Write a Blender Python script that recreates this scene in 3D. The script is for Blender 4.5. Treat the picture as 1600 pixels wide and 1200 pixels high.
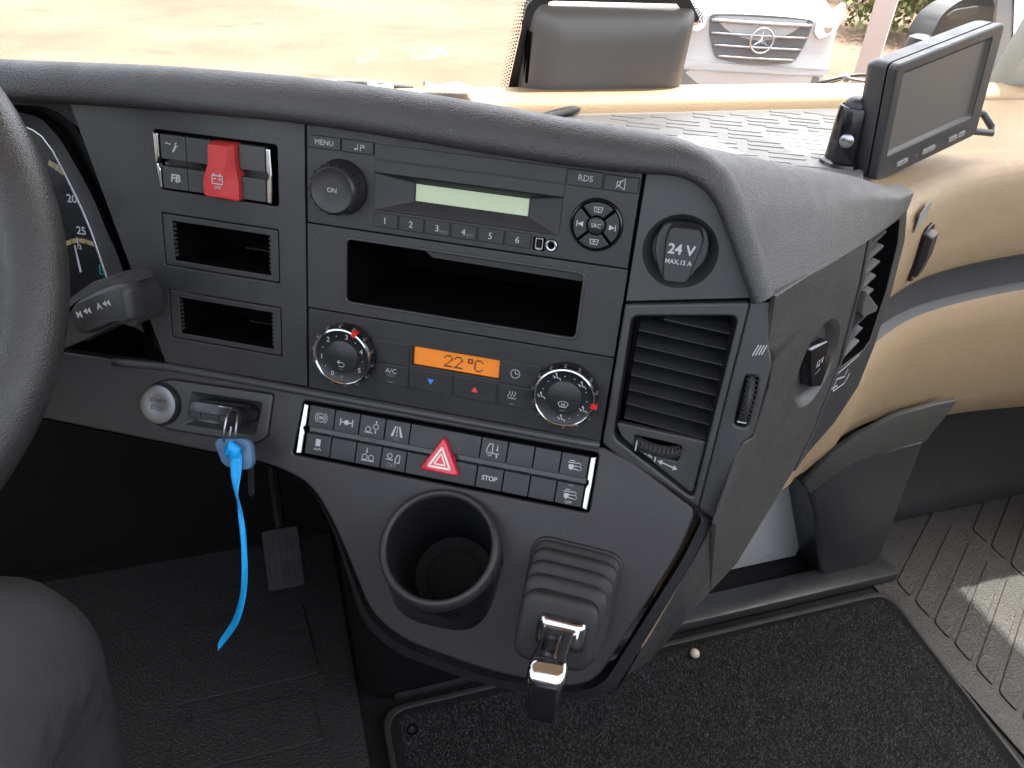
import bpy, bmesh, math, random
from mathutils import Matrix, Vector
random.seed(7)
rad = math.radians
for _o in list(bpy.data.objects): bpy.data.objects.remove(_o)
SC = bpy.context.scene
COL = SC.collection

# ------------------------------------------------------------------ camera
PITCH, YAW, ROLL, FPX = rad(34), rad(20), rad(4.2), 1200.0
def _roll(v):
    c, s = math.cos(ROLL), math.sin(ROLL)
    return Vector((c*v[0]-s*v[1], s*v[0]+c*v[1], v[2]))
_R, _F, _U = Vector((1,0,0)), Vector((0,-math.sin(PITCH),math.cos(PITCH))), Vector((0,-math.cos(PITCH),-math.sin(PITCH)))
CX = _roll(math.cos(YAW)*_R + math.sin(YAW)*_F)
CY = _roll(-math.sin(YAW)*_R + math.cos(YAW)*_F)
CZ = _roll(_U)
def cw(v):                                   # camera axes (right, down, forward) -> world
    return Vector((CX.dot(v), CY.dot(v), CZ.dot(v)))
cam = bpy.data.cameras.new('camera'); camo = bpy.data.objects.new('camera', cam); COL.objects.link(camo)
cam.sensor_width = 36; cam.lens = FPX/1600*36; cam.clip_start = .01; cam.clip_end = 3000
_r, _d, _f = cw(Vector((1,0,0))), cw(Vector((0,1,0))), cw(Vector((0,0,1)))
camo.matrix_world = Matrix(((_r.x,-_d.x,-_f.x,0),(_r.y,-_d.y,-_f.y,0),(_r.z,-_d.z,-_f.z,0),(0,0,0,1)))
SC.camera = camo

# ------------------------------------------------------------------ sky, sun, exposure
SUN = Vector((.30,.17,.94)).normalized()
w = bpy.data.worlds.new('World'); SC.world = w; w.use_nodes = True
nt = w.node_tree; bg = nt.nodes['Background']; sky = nt.nodes.new('ShaderNodeTexSky')
sky.sky_type = 'NISHITA'; sky.sun_disc = False
sky.sun_elevation = math.asin(SUN.z); sky.sun_rotation = math.atan2(SUN.x, SUN.y)
sky.air_density = .75; sky.dust_density = 5.0; sky.ozone_density = .6
hs = nt.nodes.new('ShaderNodeHueSaturation'); hs.inputs['Saturation'].default_value = .42
nt.links.new(sky.outputs[0], hs.inputs['Color']); nt.links.new(hs.outputs[0], bg.inputs[0]); bg.inputs[1].default_value = .15
sl = bpy.data.lights.new('sun', 'SUN'); sl.energy = 2.1; sl.angle = rad(.5); sl.color = (1,.95,.87)
so = bpy.data.objects.new('sun', sl); COL.objects.link(so); so.rotation_euler = SUN.to_track_quat('Z','Y').to_euler()
vs = SC.view_settings; SC.display_settings.display_device = 'sRGB'
vs.view_transform = 'Standard'; vs.look = 'None'; vs.gamma = 1; vs.use_curve_mapping = False; vs.exposure = 2.75
SC.render.engine = 'CYCLES'
cy = SC.cycles; cy.use_denoising = True; cy.max_bounces = 7; cy.diffuse_bounces = 5; cy.glossy_bounces = 4
cy.transparent_max_bounces = 12; cy.caustics_reflective = False; cy.caustics_refractive = False; cy.sample_clamp_indirect = 6

# ------------------------------------------------------------------ materials
MATS = {}
def mat(name, col, rough=.5, metal=0, grain=None, vary=.12, spec=.5, emit=None, coat=0, dust=0):
    """grain = (kind, scale per metre, strength, distance)"""
    m = bpy.data.materials.new(name); m.use_nodes = True; t = m.node_tree; n = t.nodes; l = t.links
    b = n['Principled BSDF']; tc = n.new('ShaderNodeTexCoord')
    b.inputs['Metallic'].default_value = metal; b.inputs['Specular IOR Level'].default_value = spec
    b.inputs['Coat Weight'].default_value = coat
    if vary:
        no = n.new('ShaderNodeTexNoise'); no.inputs['Scale'].default_value = 38; no.inputs['Detail'].default_value = 6
        no.inputs['Roughness'].default_value = .65
        l.new(tc.outputs['Object'], no.inputs['Vector'])
        mx = n.new('ShaderNodeMix'); mx.data_type = 'RGBA'
        mx.inputs[6].default_value = (*[c*(1-vary) for c in col],1); mx.inputs[7].default_value = (*[min(1,c*(1+vary)) for c in col],1)
        l.new(no.outputs[0], mx.inputs[0]); out_c = mx.outputs[2]
        if dust:
            dn = n.new('ShaderNodeTexNoise'); dn.inputs['Scale'].default_value = 420; dn.inputs['Detail'].default_value = 2
            l.new(tc.outputs['Object'], dn.inputs['Vector'])
            dr = n.new('ShaderNodeMapRange'); dr.inputs[1].default_value = .70; dr.inputs[2].default_value = .78; dr.inputs[4].default_value = dust
            l.new(dn.outputs[0], dr.inputs[0]); m2 = n.new('ShaderNodeMix'); m2.data_type = 'RGBA'; m2.inputs[7].default_value = (.17,.165,.155,1)
            l.new(dr.outputs[0], m2.inputs[0]); l.new(out_c, m2.inputs[6]); out_c = m2.outputs[2]
        l.new(out_c, b.inputs['Base Color'])
        mr = n.new('ShaderNodeMapRange'); mr.inputs[1].default_value = .3; mr.inputs[2].default_value = .7
        mr.inputs[3].default_value = max(.02, rough-.10); mr.inputs[4].default_value = min(1, rough+.10)
        l.new(no.outputs[0], mr.inputs[0]); l.new(mr.outputs[0], b.inputs['Roughness'])
    else:
        b.inputs['Base Color'].default_value = (*col,1); b.inputs['Roughness'].default_value = rough
    if grain:
        kind, sc, st, di = grain
        if kind == 'voronoi':
            g = n.new('ShaderNodeTexVoronoi'); g.feature = 'SMOOTH_F1'; g.inputs['Scale'].default_value = sc
        elif kind == 'wave':
            g = n.new('ShaderNodeTexWave'); g.inputs['Scale'].default_value = sc
        else:
            g = n.new('ShaderNodeTexNoise'); g.inputs['Scale'].default_value = sc; g.inputs['Detail'].default_value = 3
        l.new(tc.outputs['Object'], g.inputs['Vector'])
        bp = n.new('ShaderNodeBump'); bp.inputs['Strength'].default_value = st; bp.inputs['Distance'].default_value = di
        l.new(g.outputs[0], bp.inputs['Height']); l.new(bp.outputs[0], b.inputs['Normal'])
    if emit:
        b.inputs['Emission Color'].default_value = (*emit[0],1); b.inputs['Emission Strength'].default_value = emit[1]
    MATS[name] = m
    return m
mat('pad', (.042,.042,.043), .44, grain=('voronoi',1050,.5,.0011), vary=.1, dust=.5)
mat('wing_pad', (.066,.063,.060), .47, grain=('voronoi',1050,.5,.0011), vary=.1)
mat('panel', (.036,.037,.038), .37, grain=('noise',2200,.25,.0004), dust=.5)
mat('radio', (.024,.0245,.026), .44, grain=('noise',2600,.2,.0003), dust=.5)
mat('rough_panel', (.030,.0305,.0315), .43, grain=('voronoi',1300,.4,.0006), dust=.5)
mat('button', (.018,.0185,.020), .42, grain=('noise',2600,.15,.0003), dust=.5)
mat('console', (.030,.028,.0285), .46, grain=('noise',1900,.3,.0004), dust=.5)
mat('satin_panel', (.048,.049,.050), .40, grain=('noise',2300,.25,.0004), dust=.5)
mat('side_grain', (.042,.041,.039), .46, grain=('voronoi',1050,.42,.0011), dust=.5)
mat('dark', (.009,.009,.0094), .6, spec=.25)
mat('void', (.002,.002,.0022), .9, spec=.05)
mat('gloss_black', (.010,.010,.012), .16, vary=.05)
mat('rubber', (.022,.021,.021), .62, grain=('noise',900,.15,.0005))
mat('beige', (.335,.235,.136), .55, grain=('voronoi',1000,.5,.0012), vary=.06, spec=.35)
mat('graphite', (.052,.054,.056), .42, vary=.05)
mat('chrome', (.52,.53,.55), .12, 1, vary=.03)
mat('satin_chrome', (.42,.42,.44), .30, 1, vary=.04)
mat('red', (.50,.035,.035), .42, vary=.06)
mat('hazard_red', (.62,.015,.04), .28, vary=.06, coat=.3)
mat('marker_red', (.65,.02,.02), .35, vary=0)
mat('legend', (.44,.45,.455), .6, vary=0)
mat('legend_pink', (.95,.72,.66), .5, vary=0)
mat('legend_dim', (.17,.175,.18), .6, vary=0)
mat('legend_blue', (.04,.25,.75), .5, vary=0)
mat('legend_red', (.75,.06,.06), .5, vary=0)
mat('lcd_green', (.52,.60,.40), .22, vary=.02)
mat('lcd_orange', (.62,.20,.03), .3, vary=.05, emit=((1,.26,.02),.035))
mat('lcd_digit', (.09,.03,.008), .5, vary=0)
mat('screen', (.115,.108,.096), .38, vary=.0)  # grey stands in for the cab's reflection in the blank screen
mat('gauge', (.012,.013,.015), .35)
mat('gauge_gold', (.34,.25,.13), .5, vary=0)
mat('teal', (.01,.28,.36), .5, vary=0)
mat('key_tag', (.075,.155,.27), .38, vary=.05)
mat('ribbon', (.004,.36,.80), .5, vary=.15, grain=('noise',500,.4,.001))
mat('wheel_leather', (.030,.029,.028), .38, grain=('voronoi',1100,.4,.001), vary=.1)
mat('tray_mat', (.20,.197,.19), .55, grain=('noise',900,.25,.0006), vary=.06)
mat('grey_trim', (.24,.24,.225), .5, vary=.06)
mat('floor_rubber', (.048,.045,.042), .58, grain=('voronoi',330,.7,.0022), vary=.15)
mat('carpet', (.026,.026,.027), .95, grain=('noise',1100,1.0,.006), vary=.5, spec=.1)
mat('carpet_fleck', (.12,.12,.118), .9, vary=.5, spec=.1)
mat('trouser', (.050,.050,.052), .95, grain=('noise',1500,.8,.0012), vary=.2, spec=.1)
mat('trouser_seam', (.020,.020,.022), .9, vary=.2, spec=.15)
mat('sheet_metal', (.60,.62,.61), .35, vary=.05)
mat('headliner', (.50,.47,.42), .85, vary=.05)
mat('door_trim', (.42,.33,.23), .7, vary=.05)
mat('sand', (.56,.42,.27), .95, vary=0, spec=.1)
mat('van_white', (.42,.42,.42), .22, vary=.02, coat=.5)
mat('van_grey', (.10,.10,.10), .45)
mat('lamp_glass', (.75,.77,.80), .08, vary=.05, coat=.6)
mat('tyre', (.02,.02,.02), .8)
mat('mirror_body', (.055,.054,.055), .38)
mat('camera_cover', (.115,.108,.10), .30, vary=0)
mat('pillar_green', (.36,.38,.33), .5, vary=.04)
mat('foliage', (.10,.12,.03), .75, vary=.5)
mat('bark', (.12,.08,.05), .9, vary=.3)
mat('concrete', (.50,.42,.38), .8, vary=.08)
mat('frit', (.012,.012,.013), .4, vary=0)
mat('foil', (.42,.45,.52), .35, .6, grain=('noise',90,.5,.006), vary=.1)
mat('mirror_glass', (.62,.62,.74), .05, 1, vary=0)
mat('stone', (.62,.52,.40), .8, vary=.1)
mat('footwell_rubber_shaded', (.021,.0215,.0215), .6, grain=('voronoi',420,.8,.0022), vary=.15)  # darker copy of the floor rubber; driver-side shade put into the colour
mat('grey_dark', (.045,.045,.045), .42, vary=.05)
mat('button_satin', (.26,.26,.27), .38, 1, vary=.04)
mat('arch_trim', (.065,.065,.058), .45)
mat('pedal_rubber', (.010,.010,.010), .6)
mat('blocker', (.12,.11,.10), .9)
def _ground():
    m = MATS['sand']; t = m.node_tree; n = t.nodes; l = t.links; b = n['Principled BSDF']; tc = n.new('ShaderNodeTexCoord')
    a = n.new('ShaderNodeTexNoise'); a.inputs['Scale'].default_value = .35; a.inputs['Detail'].default_value = 8; a.inputs['Roughness'].default_value=.6
    mp = n.new('ShaderNodeMapping'); mp.inputs['Scale'].default_value = (.9,1.0,1)
    l.new(tc.outputs['Object'], mp.inputs[0]); l.new(mp.outputs[0], a.inputs['Vector'])
    r = n.new('ShaderNodeValToRGB'); e = r.color_ramp.elements
    e[0].position=.30; e[0].color=(.118,.072,.052,1); e[1].position=.62; e[1].color=(.158,.110,.080,1)
    k = e.new(.48); k.color=(.142,.094,.067,1)
    l.new(a.outputs[0], r.inputs[0])
    st = n.new('ShaderNodeTexNoise'); st.inputs['Scale'].default_value = 1.1; st.inputs['Detail'].default_value = 5; st.inputs['Distortion'].default_value = .8
    l.new(mp.outputs[0], st.inputs['Vector']); sr = n.new('ShaderNodeMapRange'); sr.inputs[1].default_value = .63; sr.inputs[2].default_value = .70; sr.inputs[4].default_value = .35
    mx = n.new('ShaderNodeMix'); mx.data_type = 'RGBA'; mx.inputs[7].default_value = (.060,.034,.026,1)
    l.new(st.outputs[0], sr.inputs[0]); l.new(sr.outputs[0], mx.inputs[0]); l.new(r.outputs[0], mx.inputs[6]); l.new(mx.outputs[2], b.inputs['Base Color'])
    g = n.new('ShaderNodeTexNoise'); g.inputs['Scale'].default_value = 30; g.inputs['Detail'].default_value = 6
    l.new(tc.outputs['Object'], g.inputs['Vector'])
    bp = n.new('ShaderNodeBump'); bp.inputs['Strength'].default_value=.5; bp.inputs['Distance'].default_value=.03
    l.new(g.outputs[0], bp.inputs['Height']); l.new(bp.outputs[0], b.inputs['Normal'])
_ground()
def _cloth():
    t = MATS['trouser'].node_tree; n = t.nodes; l = t.links; b = n['Principled BSDF']; tc = n.new('ShaderNodeTexCoord')
    old = b.inputs['Normal'].links[0].from_node
    a = n.new('ShaderNodeTexNoise'); a.inputs['Scale'].default_value = 16; a.inputs['Detail'].default_value = 4; a.inputs['Distortion'].default_value = .5
    mp = n.new('ShaderNodeMapping'); mp.inputs['Scale'].default_value = (1,.8,1); l.new(tc.outputs['Object'], mp.inputs[0]); l.new(mp.outputs[0], a.inputs['Vector'])
    bp = n.new('ShaderNodeBump'); bp.inputs['Strength'].default_value = .7; bp.inputs['Distance'].default_value = .016
    l.new(a.outputs[0], bp.inputs['Height']); l.new(old.outputs[0], bp.inputs['Normal']); l.new(bp.outputs[0], b.inputs['Normal'])
_cloth()
def _glass():
    m = bpy.data.materials.new('window_glass'); m.use_nodes = True; t = m.node_tree; n = t.nodes; l = t.links
    n.remove(n['Principled BSDF']); o = n['Material Output']
    tr = n.new('ShaderNodeBsdfTransparent'); tr.inputs[0].default_value = (.97,.985,.975,1)
    gl = n.new('ShaderNodeBsdfGlossy'); gl.inputs['Roughness'].default_value = .02
    lw = n.new('ShaderNodeLayerWeight'); lw.inputs[0].default_value = .5; mx = n.new('ShaderNodeMixShader')
    pw = n.new('ShaderNodeMath'); pw.operation = 'POWER'; pw.inputs[1].default_value = 5
    ma = n.new('ShaderNodeMath'); ma.operation = 'MULTIPLY_ADD'; ma.inputs[1].default_value = .7; ma.inputs[2].default_value = .04
    l.new(lw.outputs['Facing'], pw.inputs[0]); l.new(pw.outputs[0], ma.inputs[0])
    l.new(ma.outputs[0], mx.inputs[0]); l.new(tr.outputs[0], mx.inputs[1]); l.new(gl.outputs[0], mx.inputs[2]); l.new(mx.outputs[0], o.inputs[0])
    MATS['window_glass'] = m
_glass()

# ------------------------------------------------------------------ frames
def unit(v): return Vector(v).normalized()
def ray(px, py): return unit(cw(Vector((px-800, py-600, FPX))))
_dn = unit(Vector((508-800, 3400-600, FPX))); _h = -unit(Vector((-6700-800, -756-600, FPX))); _h = unit(_h - _h.dot(_dn)*_dn)
HW, DW = cw(_h), cw(_dn); NW = HW.cross(DW)               # along the fascia, down the fascia, away from the driver
P0 = ray(726,440)*.6
class Frame:
    """local millimetres: u along, v DOWN, w out of the surface"""
    def __init__(s, o, ux, dn):
        s.o = Vector(o); s.ux = unit(ux); s.dn = unit(Vector(dn)-Vector(dn).dot(s.ux)*s.ux); s.out = -(s.ux.cross(s.dn))
        u, y, z = s.ux, -s.dn, s.out
        s.m = Matrix(((u.x,y.x,z.x,s.o.x),(u.y,y.y,z.y,s.o.y),(u.z,y.z,z.z,s.o.z),(0,0,0,1)))
    def p(s, u, v, w=0): return s.o + s.ux*(u*.001) + s.dn*(v*.001) + s.out*(w*.001)
    def px(s, x, y, w=0):
        q = ray(x,y); o = s.o + s.out*(w*.001); r = q*(o.dot(s.out)/q.dot(s.out)) - o
        return (r.dot(s.ux)*1000, r.dot(s.dn)*1000)
    def par(s, u, v, w):                    # where the sight line through (u, v, 0) is at height w
        cu, cv, W = -s.o.dot(s.ux)*1000, -s.o.dot(s.dn)*1000, -s.o.dot(s.out)*1000
        k = 1-w/W
        return cu+(u-cu)*k, cv+(v-cv)*k
FA = Frame(P0, HW, DW)
_a = rad(17)
LO = Frame(FA.p(0,116), HW, math.cos(_a)*DW - math.sin(_a)*NW)
SI = Frame(FA.p(232,0), Vector((math.sin(rad(60)),math.cos(rad(60)),0)) , DW)
WORLD = Matrix.Identity(4)
def at_z(px, py, z): q = ray(px,py); return q*(z/q.z)
def at_y(px, py, y): q = ray(px,py); return q*(y/q.y)

# ------------------------------------------------------------------ objects
WM = {}
def link(o, parent, W):
    COL.objects.link(o); WM[o.name] = W
    while parent is not None and parent.parent is not None and parent.parent.parent is not None: parent = parent.parent   # thing > part > sub-part, no deeper
    if parent is not None:
        o.parent = parent; o.matrix_basis = WM[parent.name].inverted() @ W
    else: o.matrix_basis = W
    return o
def tag(o, label=None, cat=None, group=None, kind=None):
    for k, v in (('label',label),('category',cat),('group',group),('kind',kind)):
        if v: o[k] = v
    return o
def thing(name, label, cat, loc, group=None, rot=None):
    o = bpy.data.objects.new(name, None); o.empty_display_size = .02
    W = Matrix.Translation(Vector(loc))
    if rot is not None: W = W @ rot.to_4x4()
    link(o, None, W); return tag(o, label, cat, group)
def finish(me, m, smooth=40):
    me.materials.clear(); me.materials.append(MATS[m])
    if me.get('flat'): smooth = 0; me.polygons.foreach_set('use_smooth', [False]*len(me.polygons))
    if smooth:
        me.polygons.foreach_set('use_smooth', [True]*len(me.polygons)); me.set_sharp_from_angle(angle=rad(smooth))
    return me
def mk(name, me, m, parent=None, W=WORLD, smooth=40, recentre=True):
    finish(me, m, smooth)
    if recentre and len(me.vertices):
        n = len(me.vertices); co = [0]*(3*n); me.vertices.foreach_get('co', co)
        c = Vector([(min(co[i::3])+max(co[i::3]))/2 for i in range(3)])
        me.transform(Matrix.Translation(-c)); W = W @ Matrix.Translation(c)
    return link(bpy.data.objects.new(name, me), parent, W)
def share(name, me, parent, W): return link(bpy.data.objects.new(name, me), parent, W)
def bm_mesh(bm, name='m'):
    bmesh.ops.recalc_face_normals(bm, faces=bm.faces)
    me = bpy.data.meshes.new(name); bm.to_mesh(me); bm.free(); return me
def raw(verts, faces, name='m'):
    me = bpy.data.meshes.new(name); me.from_pydata([tuple(v) for v in verts], [], faces); me.update()
    bm = bmesh.new(); bm.from_mesh(me); bpy.data.meshes.remove(me); return bm_mesh(bm, name)
# --- shapes; frame-local metres from millimetres (u, v down, w)
def L3(u, v, w): return Vector((u*.001, -v*.001, w*.001))
def rounded(poly, r, n=4):
    out = []; N = len(poly)
    for i in range(N):
        p, a, b = Vector(poly[i]), Vector(poly[i-1]), Vector(poly[(i+1)%N])
        ri = r[i] if isinstance(r,(list,tuple)) else r
        d1, d2 = (a-p), (b-p); k = min(ri, d1.length*.48, d2.length*.48)
        if k < .01: out.append(tuple(p)); continue
        A, B = p+d1.normalized()*k, p+d2.normalized()*k
        for j in range(n+1):
            t = j/n; out.append(tuple(A*(1-t)**2 + p*2*t*(1-t) + B*t*t))
    return out
def rect(u0, u1, v0, v1, r=0):
    p = [(u0,v0),(u1,v0),(u1,v1),(u0,v1)]; return rounded(p, r) if r else p
def circle(u, v, ru, rv=None, n=48): return [(u+ru*math.cos(2*math.pi*i/n), v+(rv or ru)*math.sin(2*math.pi*i/n)) for i in range(n)]
def plate(outer, holes=(), w0=-3, w1=0, bev=.6, res=2):
    c = bpy.data.curves.new('c','CURVE'); c.dimensions = '2D'; c.fill_mode = 'BOTH'
    for pts in [outer]+list(holes):
        s = c.splines.new('POLY'); s.points.add(len(pts)-1); s.use_cyclic_u = True
        for p, q in zip(s.points, pts): p.co = (q[0]*.001, -q[1]*.001, 0, 1)
    bev = min(bev, (w1-w0)/2*.95)
    c.extrude = max(0,(w1-w0)/2-bev)*.001; c.bevel_depth = bev*.001; c.bevel_resolution = res; c.offset = -bev*.001
    o = bpy.data.objects.new('c', c); me = bpy.data.meshes.new_from_object(o)
    bpy.data.objects.remove(o); bpy.data.curves.remove(c)
    me.transform(Matrix.Translation((0,0,(w0+w1)/2*.001)))
    bm = bmesh.new(); bm.from_mesh(me); bmesh.ops.remove_doubles(bm, verts=bm.verts, dist=1e-6); bm.to_mesh(me); bm.free()
    me['flat'] = 1
    return me
def loft(rings, closed=True, cap0=False, cap1=False):
    """rings: lists of Vectors of equal count"""
    n = len(rings[0]); v = [p for r in rings for p in r]; f = []
    for i in range(len(rings)-1):
        for j in range(n if closed else n-1):
            a, b = i*n+j, i*n+(j+1)%n
            f.append((a, b, b+n, a+n))
    if cap0: f.append(tuple(range(n))[::-1])
    if cap1: f.append(tuple(range((len(rings)-1)*n, len(rings)*n)))
    return raw(v, f)
def polyloft(levels, cap0=False, cap1=True):
    """levels: (poly, w)"""
    return loft([[L3(u,v,w) for u,v in p] for p, w in levels], True, cap0, cap1)
def lathe(u, v, prof, n=48, cap=True):
    rings = [[L3(u+r*math.cos(2*math.pi*i/n), v+r*math.sin(2*math.pi*i/n), w) for i in range(n)] for r, w in prof]
    return loft(rings, True, False, cap)
def box(u0, u1, v0, v1, w0, w1, bev=0, seg=2):
    bm = bmesh.new(); bmesh.ops.create_cube(bm, size=1)
    for q in bm.verts: q.co = L3(u0+(q.co.x+.5)*(u1-u0), v0+(q.co.y+.5)*(v1-v0), w0+(q.co.z+.5)*(w1-w0))
    if bev: bmesh.ops.bevel(bm, geom=list(bm.edges), offset=bev*.001, segments=seg, affect='EDGES', profile=.5)
    return bm_mesh(bm)
def wbox(x0, x1, y0, y1, z0, z1, bev=0, seg=2):     # world metres
    bm = bmesh.new(); bmesh.ops.create_cube(bm, size=1)
    for q in bm.verts: q.co = Vector((x0+(q.co.x+.5)*(x1-x0), y0+(q.co.y+.5)*(y1-y0), z0+(q.co.z+.5)*(z1-z0)))
    if bev: bmesh.ops.bevel(bm, geom=list(bm.edges), offset=bev, segments=seg, affect='EDGES', profile=.5)
    return bm_mesh(bm)
def well(poly_top, w_top, poly_bot, w_bot):         # recess: side walls and a floor
    return polyloft([(poly_top,w_top),(poly_bot,w_bot)], False, True)
def tube(pts, r, n=12, closed=False, cap=True, flat=1.0, up=None):
    pts = [Vector(p) for p in pts]; N = len(pts); rings = []; prev = None
    for i in range(N):
        a = pts[i-1] if (i or closed) else pts[0]; b = pts[(i+1)%N] if (i < N-1 or closed) else pts[-1]
        t = (b-a).normalized()
        if prev is None:
            ref = Vector(up) if up else (Vector((0,0,1)) if abs(t.z) < .9 else Vector((1,0,0)))
        else: ref = prev
        e1 = (ref - ref.dot(t)*t).normalized(); e2 = t.cross(e1); prev = e1
        ri = r[i] if isinstance(r,(list,tuple)) else r
        rings.append([pts[i] + e1*(ri*flat*math.cos(2*math.pi*k/n)) + e2*(ri*math.sin(2*math.pi*k/n)) for k in range(n)])
    if closed: rings.append(rings[0])
    return loft(rings, True, cap and not closed, cap and not closed)
def grid(fn, nu, nv):
    v = [fn(i/nu, j/nv) for i in range(nu+1) for j in range(nv+1)]
    f = [(i*(nv+1)+j, (i+1)*(nv+1)+j, (i+1)*(nv+1)+j+1, i*(nv+1)+j+1) for i in range(nu) for j in range(nv)]
    return raw(v, f)
def text(s, u, v, size, w, align='CENTER', sx=1.0, bold=0.0, shear=0):
    c = bpy.data.curves.new('t','FONT'); c.body = s; c.size = size*.001*1.38; c.align_x = align; c.align_y = 'CENTER'; c.resolution_u = 3
    c.offset = bold*.001; c.shear = shear
    o = bpy.data.objects.new('t', c); me = bpy.data.meshes.new_from_object(o)
    bpy.data.objects.remove(o); bpy.data.curves.remove(c)
    me.transform(Matrix.Translation((u*.001, -v*.001, w*.001)) @ Matrix.Diagonal((sx,1,1,1))); return me
def strokes(lines, width, w, polys=()):
    """flat print: ribbons along polylines and filled polygons, in (u, v)"""
    vs, fs = [], []
    for ln in lines:
        for a, b in zip(ln[:-1], ln[1:]):
            a, b = Vector(a), Vector(b); d = (b-a)
            if d.length < 1e-6: continue
            d.normalize(); n = Vector((-d.y,d.x))*(width/2); e = d*(width*.3); k = len(vs)
            vs += [L3(*(a-e+n),w), L3(*(b+e+n),w), L3(*(b+e-n),w), L3(*(a-e-n),w)]; fs.append((k,k+1,k+2,k+3))
    for p in polys:
        k = len(vs); vs += [L3(*q,w+.01) for q in p]; fs.append(tuple(range(k,k+len(p))))
    me = bpy.data.meshes.new('icon'); me.from_pydata([tuple(q) for q in vs], [], fs); me.update(); return me
def arc(u, v, r, a0, a1, n=14): return [(u+r*math.cos(rad(a0+(a1-a0)*i/n)), v+r*math.sin(rad(a0+(a1-a0)*i/n))) for i in range(n+1)]
def at(lines, u, v, s=1.0): return [[(u+x*s, v+y*s) for x, y in ln] for ln in lines]
def M(f): return f.m

# ================================================================== SETTING
FLOOR = -.95
GZ = -2.4
def struct(name, me, m, parent=None, W=WORLD, smooth=40):
    return tag(mk(name, me, m, parent, W, smooth), kind='structure')
struct('ground', raw([(-1500,-1500,GZ),(1500,-1500,GZ),(1500,1500,GZ),(-1500,1500,GZ)], [(0,1,2,3)]), 'sand')
struct('cab_floor', wbox(-.95,1.55,-1.2,1.02,FLOOR-.06,FLOOR), 'dark')
struct('cab_front_wall', wbox(-.95,1.55,.985,1.02,FLOOR+.002,-.30), 'dark')
struct('cab_roof', wbox(-.98,1.58,-.42,.925,.80,.84,.01), 'headliner')
def door(name, x0, x1, side):
    W0 = FLOOR-.06
    d = thing(name, 'trimmed cab door with a tall window on the %s side' % side, 'door', ((x0+x1)/2,.2,W0))
    mk('door_panel', wbox(x0,x1,-.42,.99,W0,-.22,.01), 'door_trim', d)
    mk('window', wbox((x0+x1)/2-.003,(x0+x1)/2+.003,-.42,.86,-.22,.80), 'window_glass', d)
    return d
door('cab_door', 1.50, 1.56, 'passenger'); door('cab_door', -.97, -.91, 'driver')
struct('light_blocker', wbox(-.9,1.49,-.62,-.46,FLOOR,-.22,.02), 'blocker')  # unseen block added to keep low rear light out of the footwell
# unseen visor, added and slotted so two bars of sun fall on the tray
sv = thing('added_visor', 'unseen slotted visor added above the windscreen to shape sun bars', 'visor', (.3,1.0,.80))
mk('sun_blocker', wbox(-.9,1.5,1.005,1.105,.80,.812), 'gloss_black', sv)
for x0, x1 in ((-.9,.70),(.865,.935),(1.07,1.5)): mk('slot_blocker', wbox(x0,x1,.926,1.004,.80,.81), 'gloss_black', sv)

# windscreen with its printed border round the camera housing
def ws(x, z): return Vector((x, 1.005-.20*(z+.245)-.05*((x-.3)/1.2)**2, z))
wsn = thing('windscreen', 'clear windscreen pane behind the dash tray with black dotted print', 'windscreen', ws(.3,-.245))
mk('glass_pane', grid(lambda a,b: ws(-.9+2.4*a, -.262+1.06*b), 24, 6), 'window_glass', wsn)
# the printed patch: solid band, then shrinking dots
fu0, fu1, fz1 = .340, .574, -.124
def ws_in(x, z): p = ws(x,z); return p+Vector((0,-.003,0))
def frit_line(off, n):
    pts = []
    L = [(fu0-off,-.25),(fu0-off+.012,fz1-.02+off*.2),(fu0+.03,fz1+off),(fu1-.03,fz1+off),(fu1+off*.8,fz1-.03),(fu1+off*.6,-.158)]
    ln = [ (Vector(L[i+1])-Vector(L[i])).length for i in range(len(L)-1)]; T = sum(ln)
    for k in range(n):
        t = T*k/(n-1); i = 0
        while i < len(ln)-1 and t > ln[i]: t -= ln[i]; i += 1
        pts.append(Vector(L[i]).lerp(Vector(L[i+1]), min(1,t/ln[i])))
    return pts
A, B = frit_line(-.012,60), frit_line(.012,60)
mk('printed_band', loft([[ws_in(*p) for p in A],[ws_in(*p) for p in B]], False), 'frit', wsn)
vsx, fsx = [], []
for r, off in enumerate((.0145,.0175,.0205,.0235)):
    pts = frit_line(off, 190)
    for i, p in enumerate(pts):
        if (i+r) % 2: continue
        s = .0013-.00022*r; k = len(vsx)
        vsx += [ws_in(p.x+s*math.cos(q*math.pi/3), p.y+s*math.sin(q*math.pi/3)) for q in range(6)]; fsx.append(tuple(range(k,k+6)))
d = mk('printed_dots', raw(vsx, fsx), 'frit', wsn, smooth=0); d['kind'] = 'stuff'

# ================================================================== DASHBOARD
dash = thing('dashboard', 'black truck dashboard with padded brow, centre fascia and beige passenger side', 'dashboard', (.3,.6,FLOOR))
FM, LM, SM = FA.m, LO.m, SI.m
mk('backing', box(-340,238,-92,120,-150,-146), 'void', dash, FM)
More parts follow.
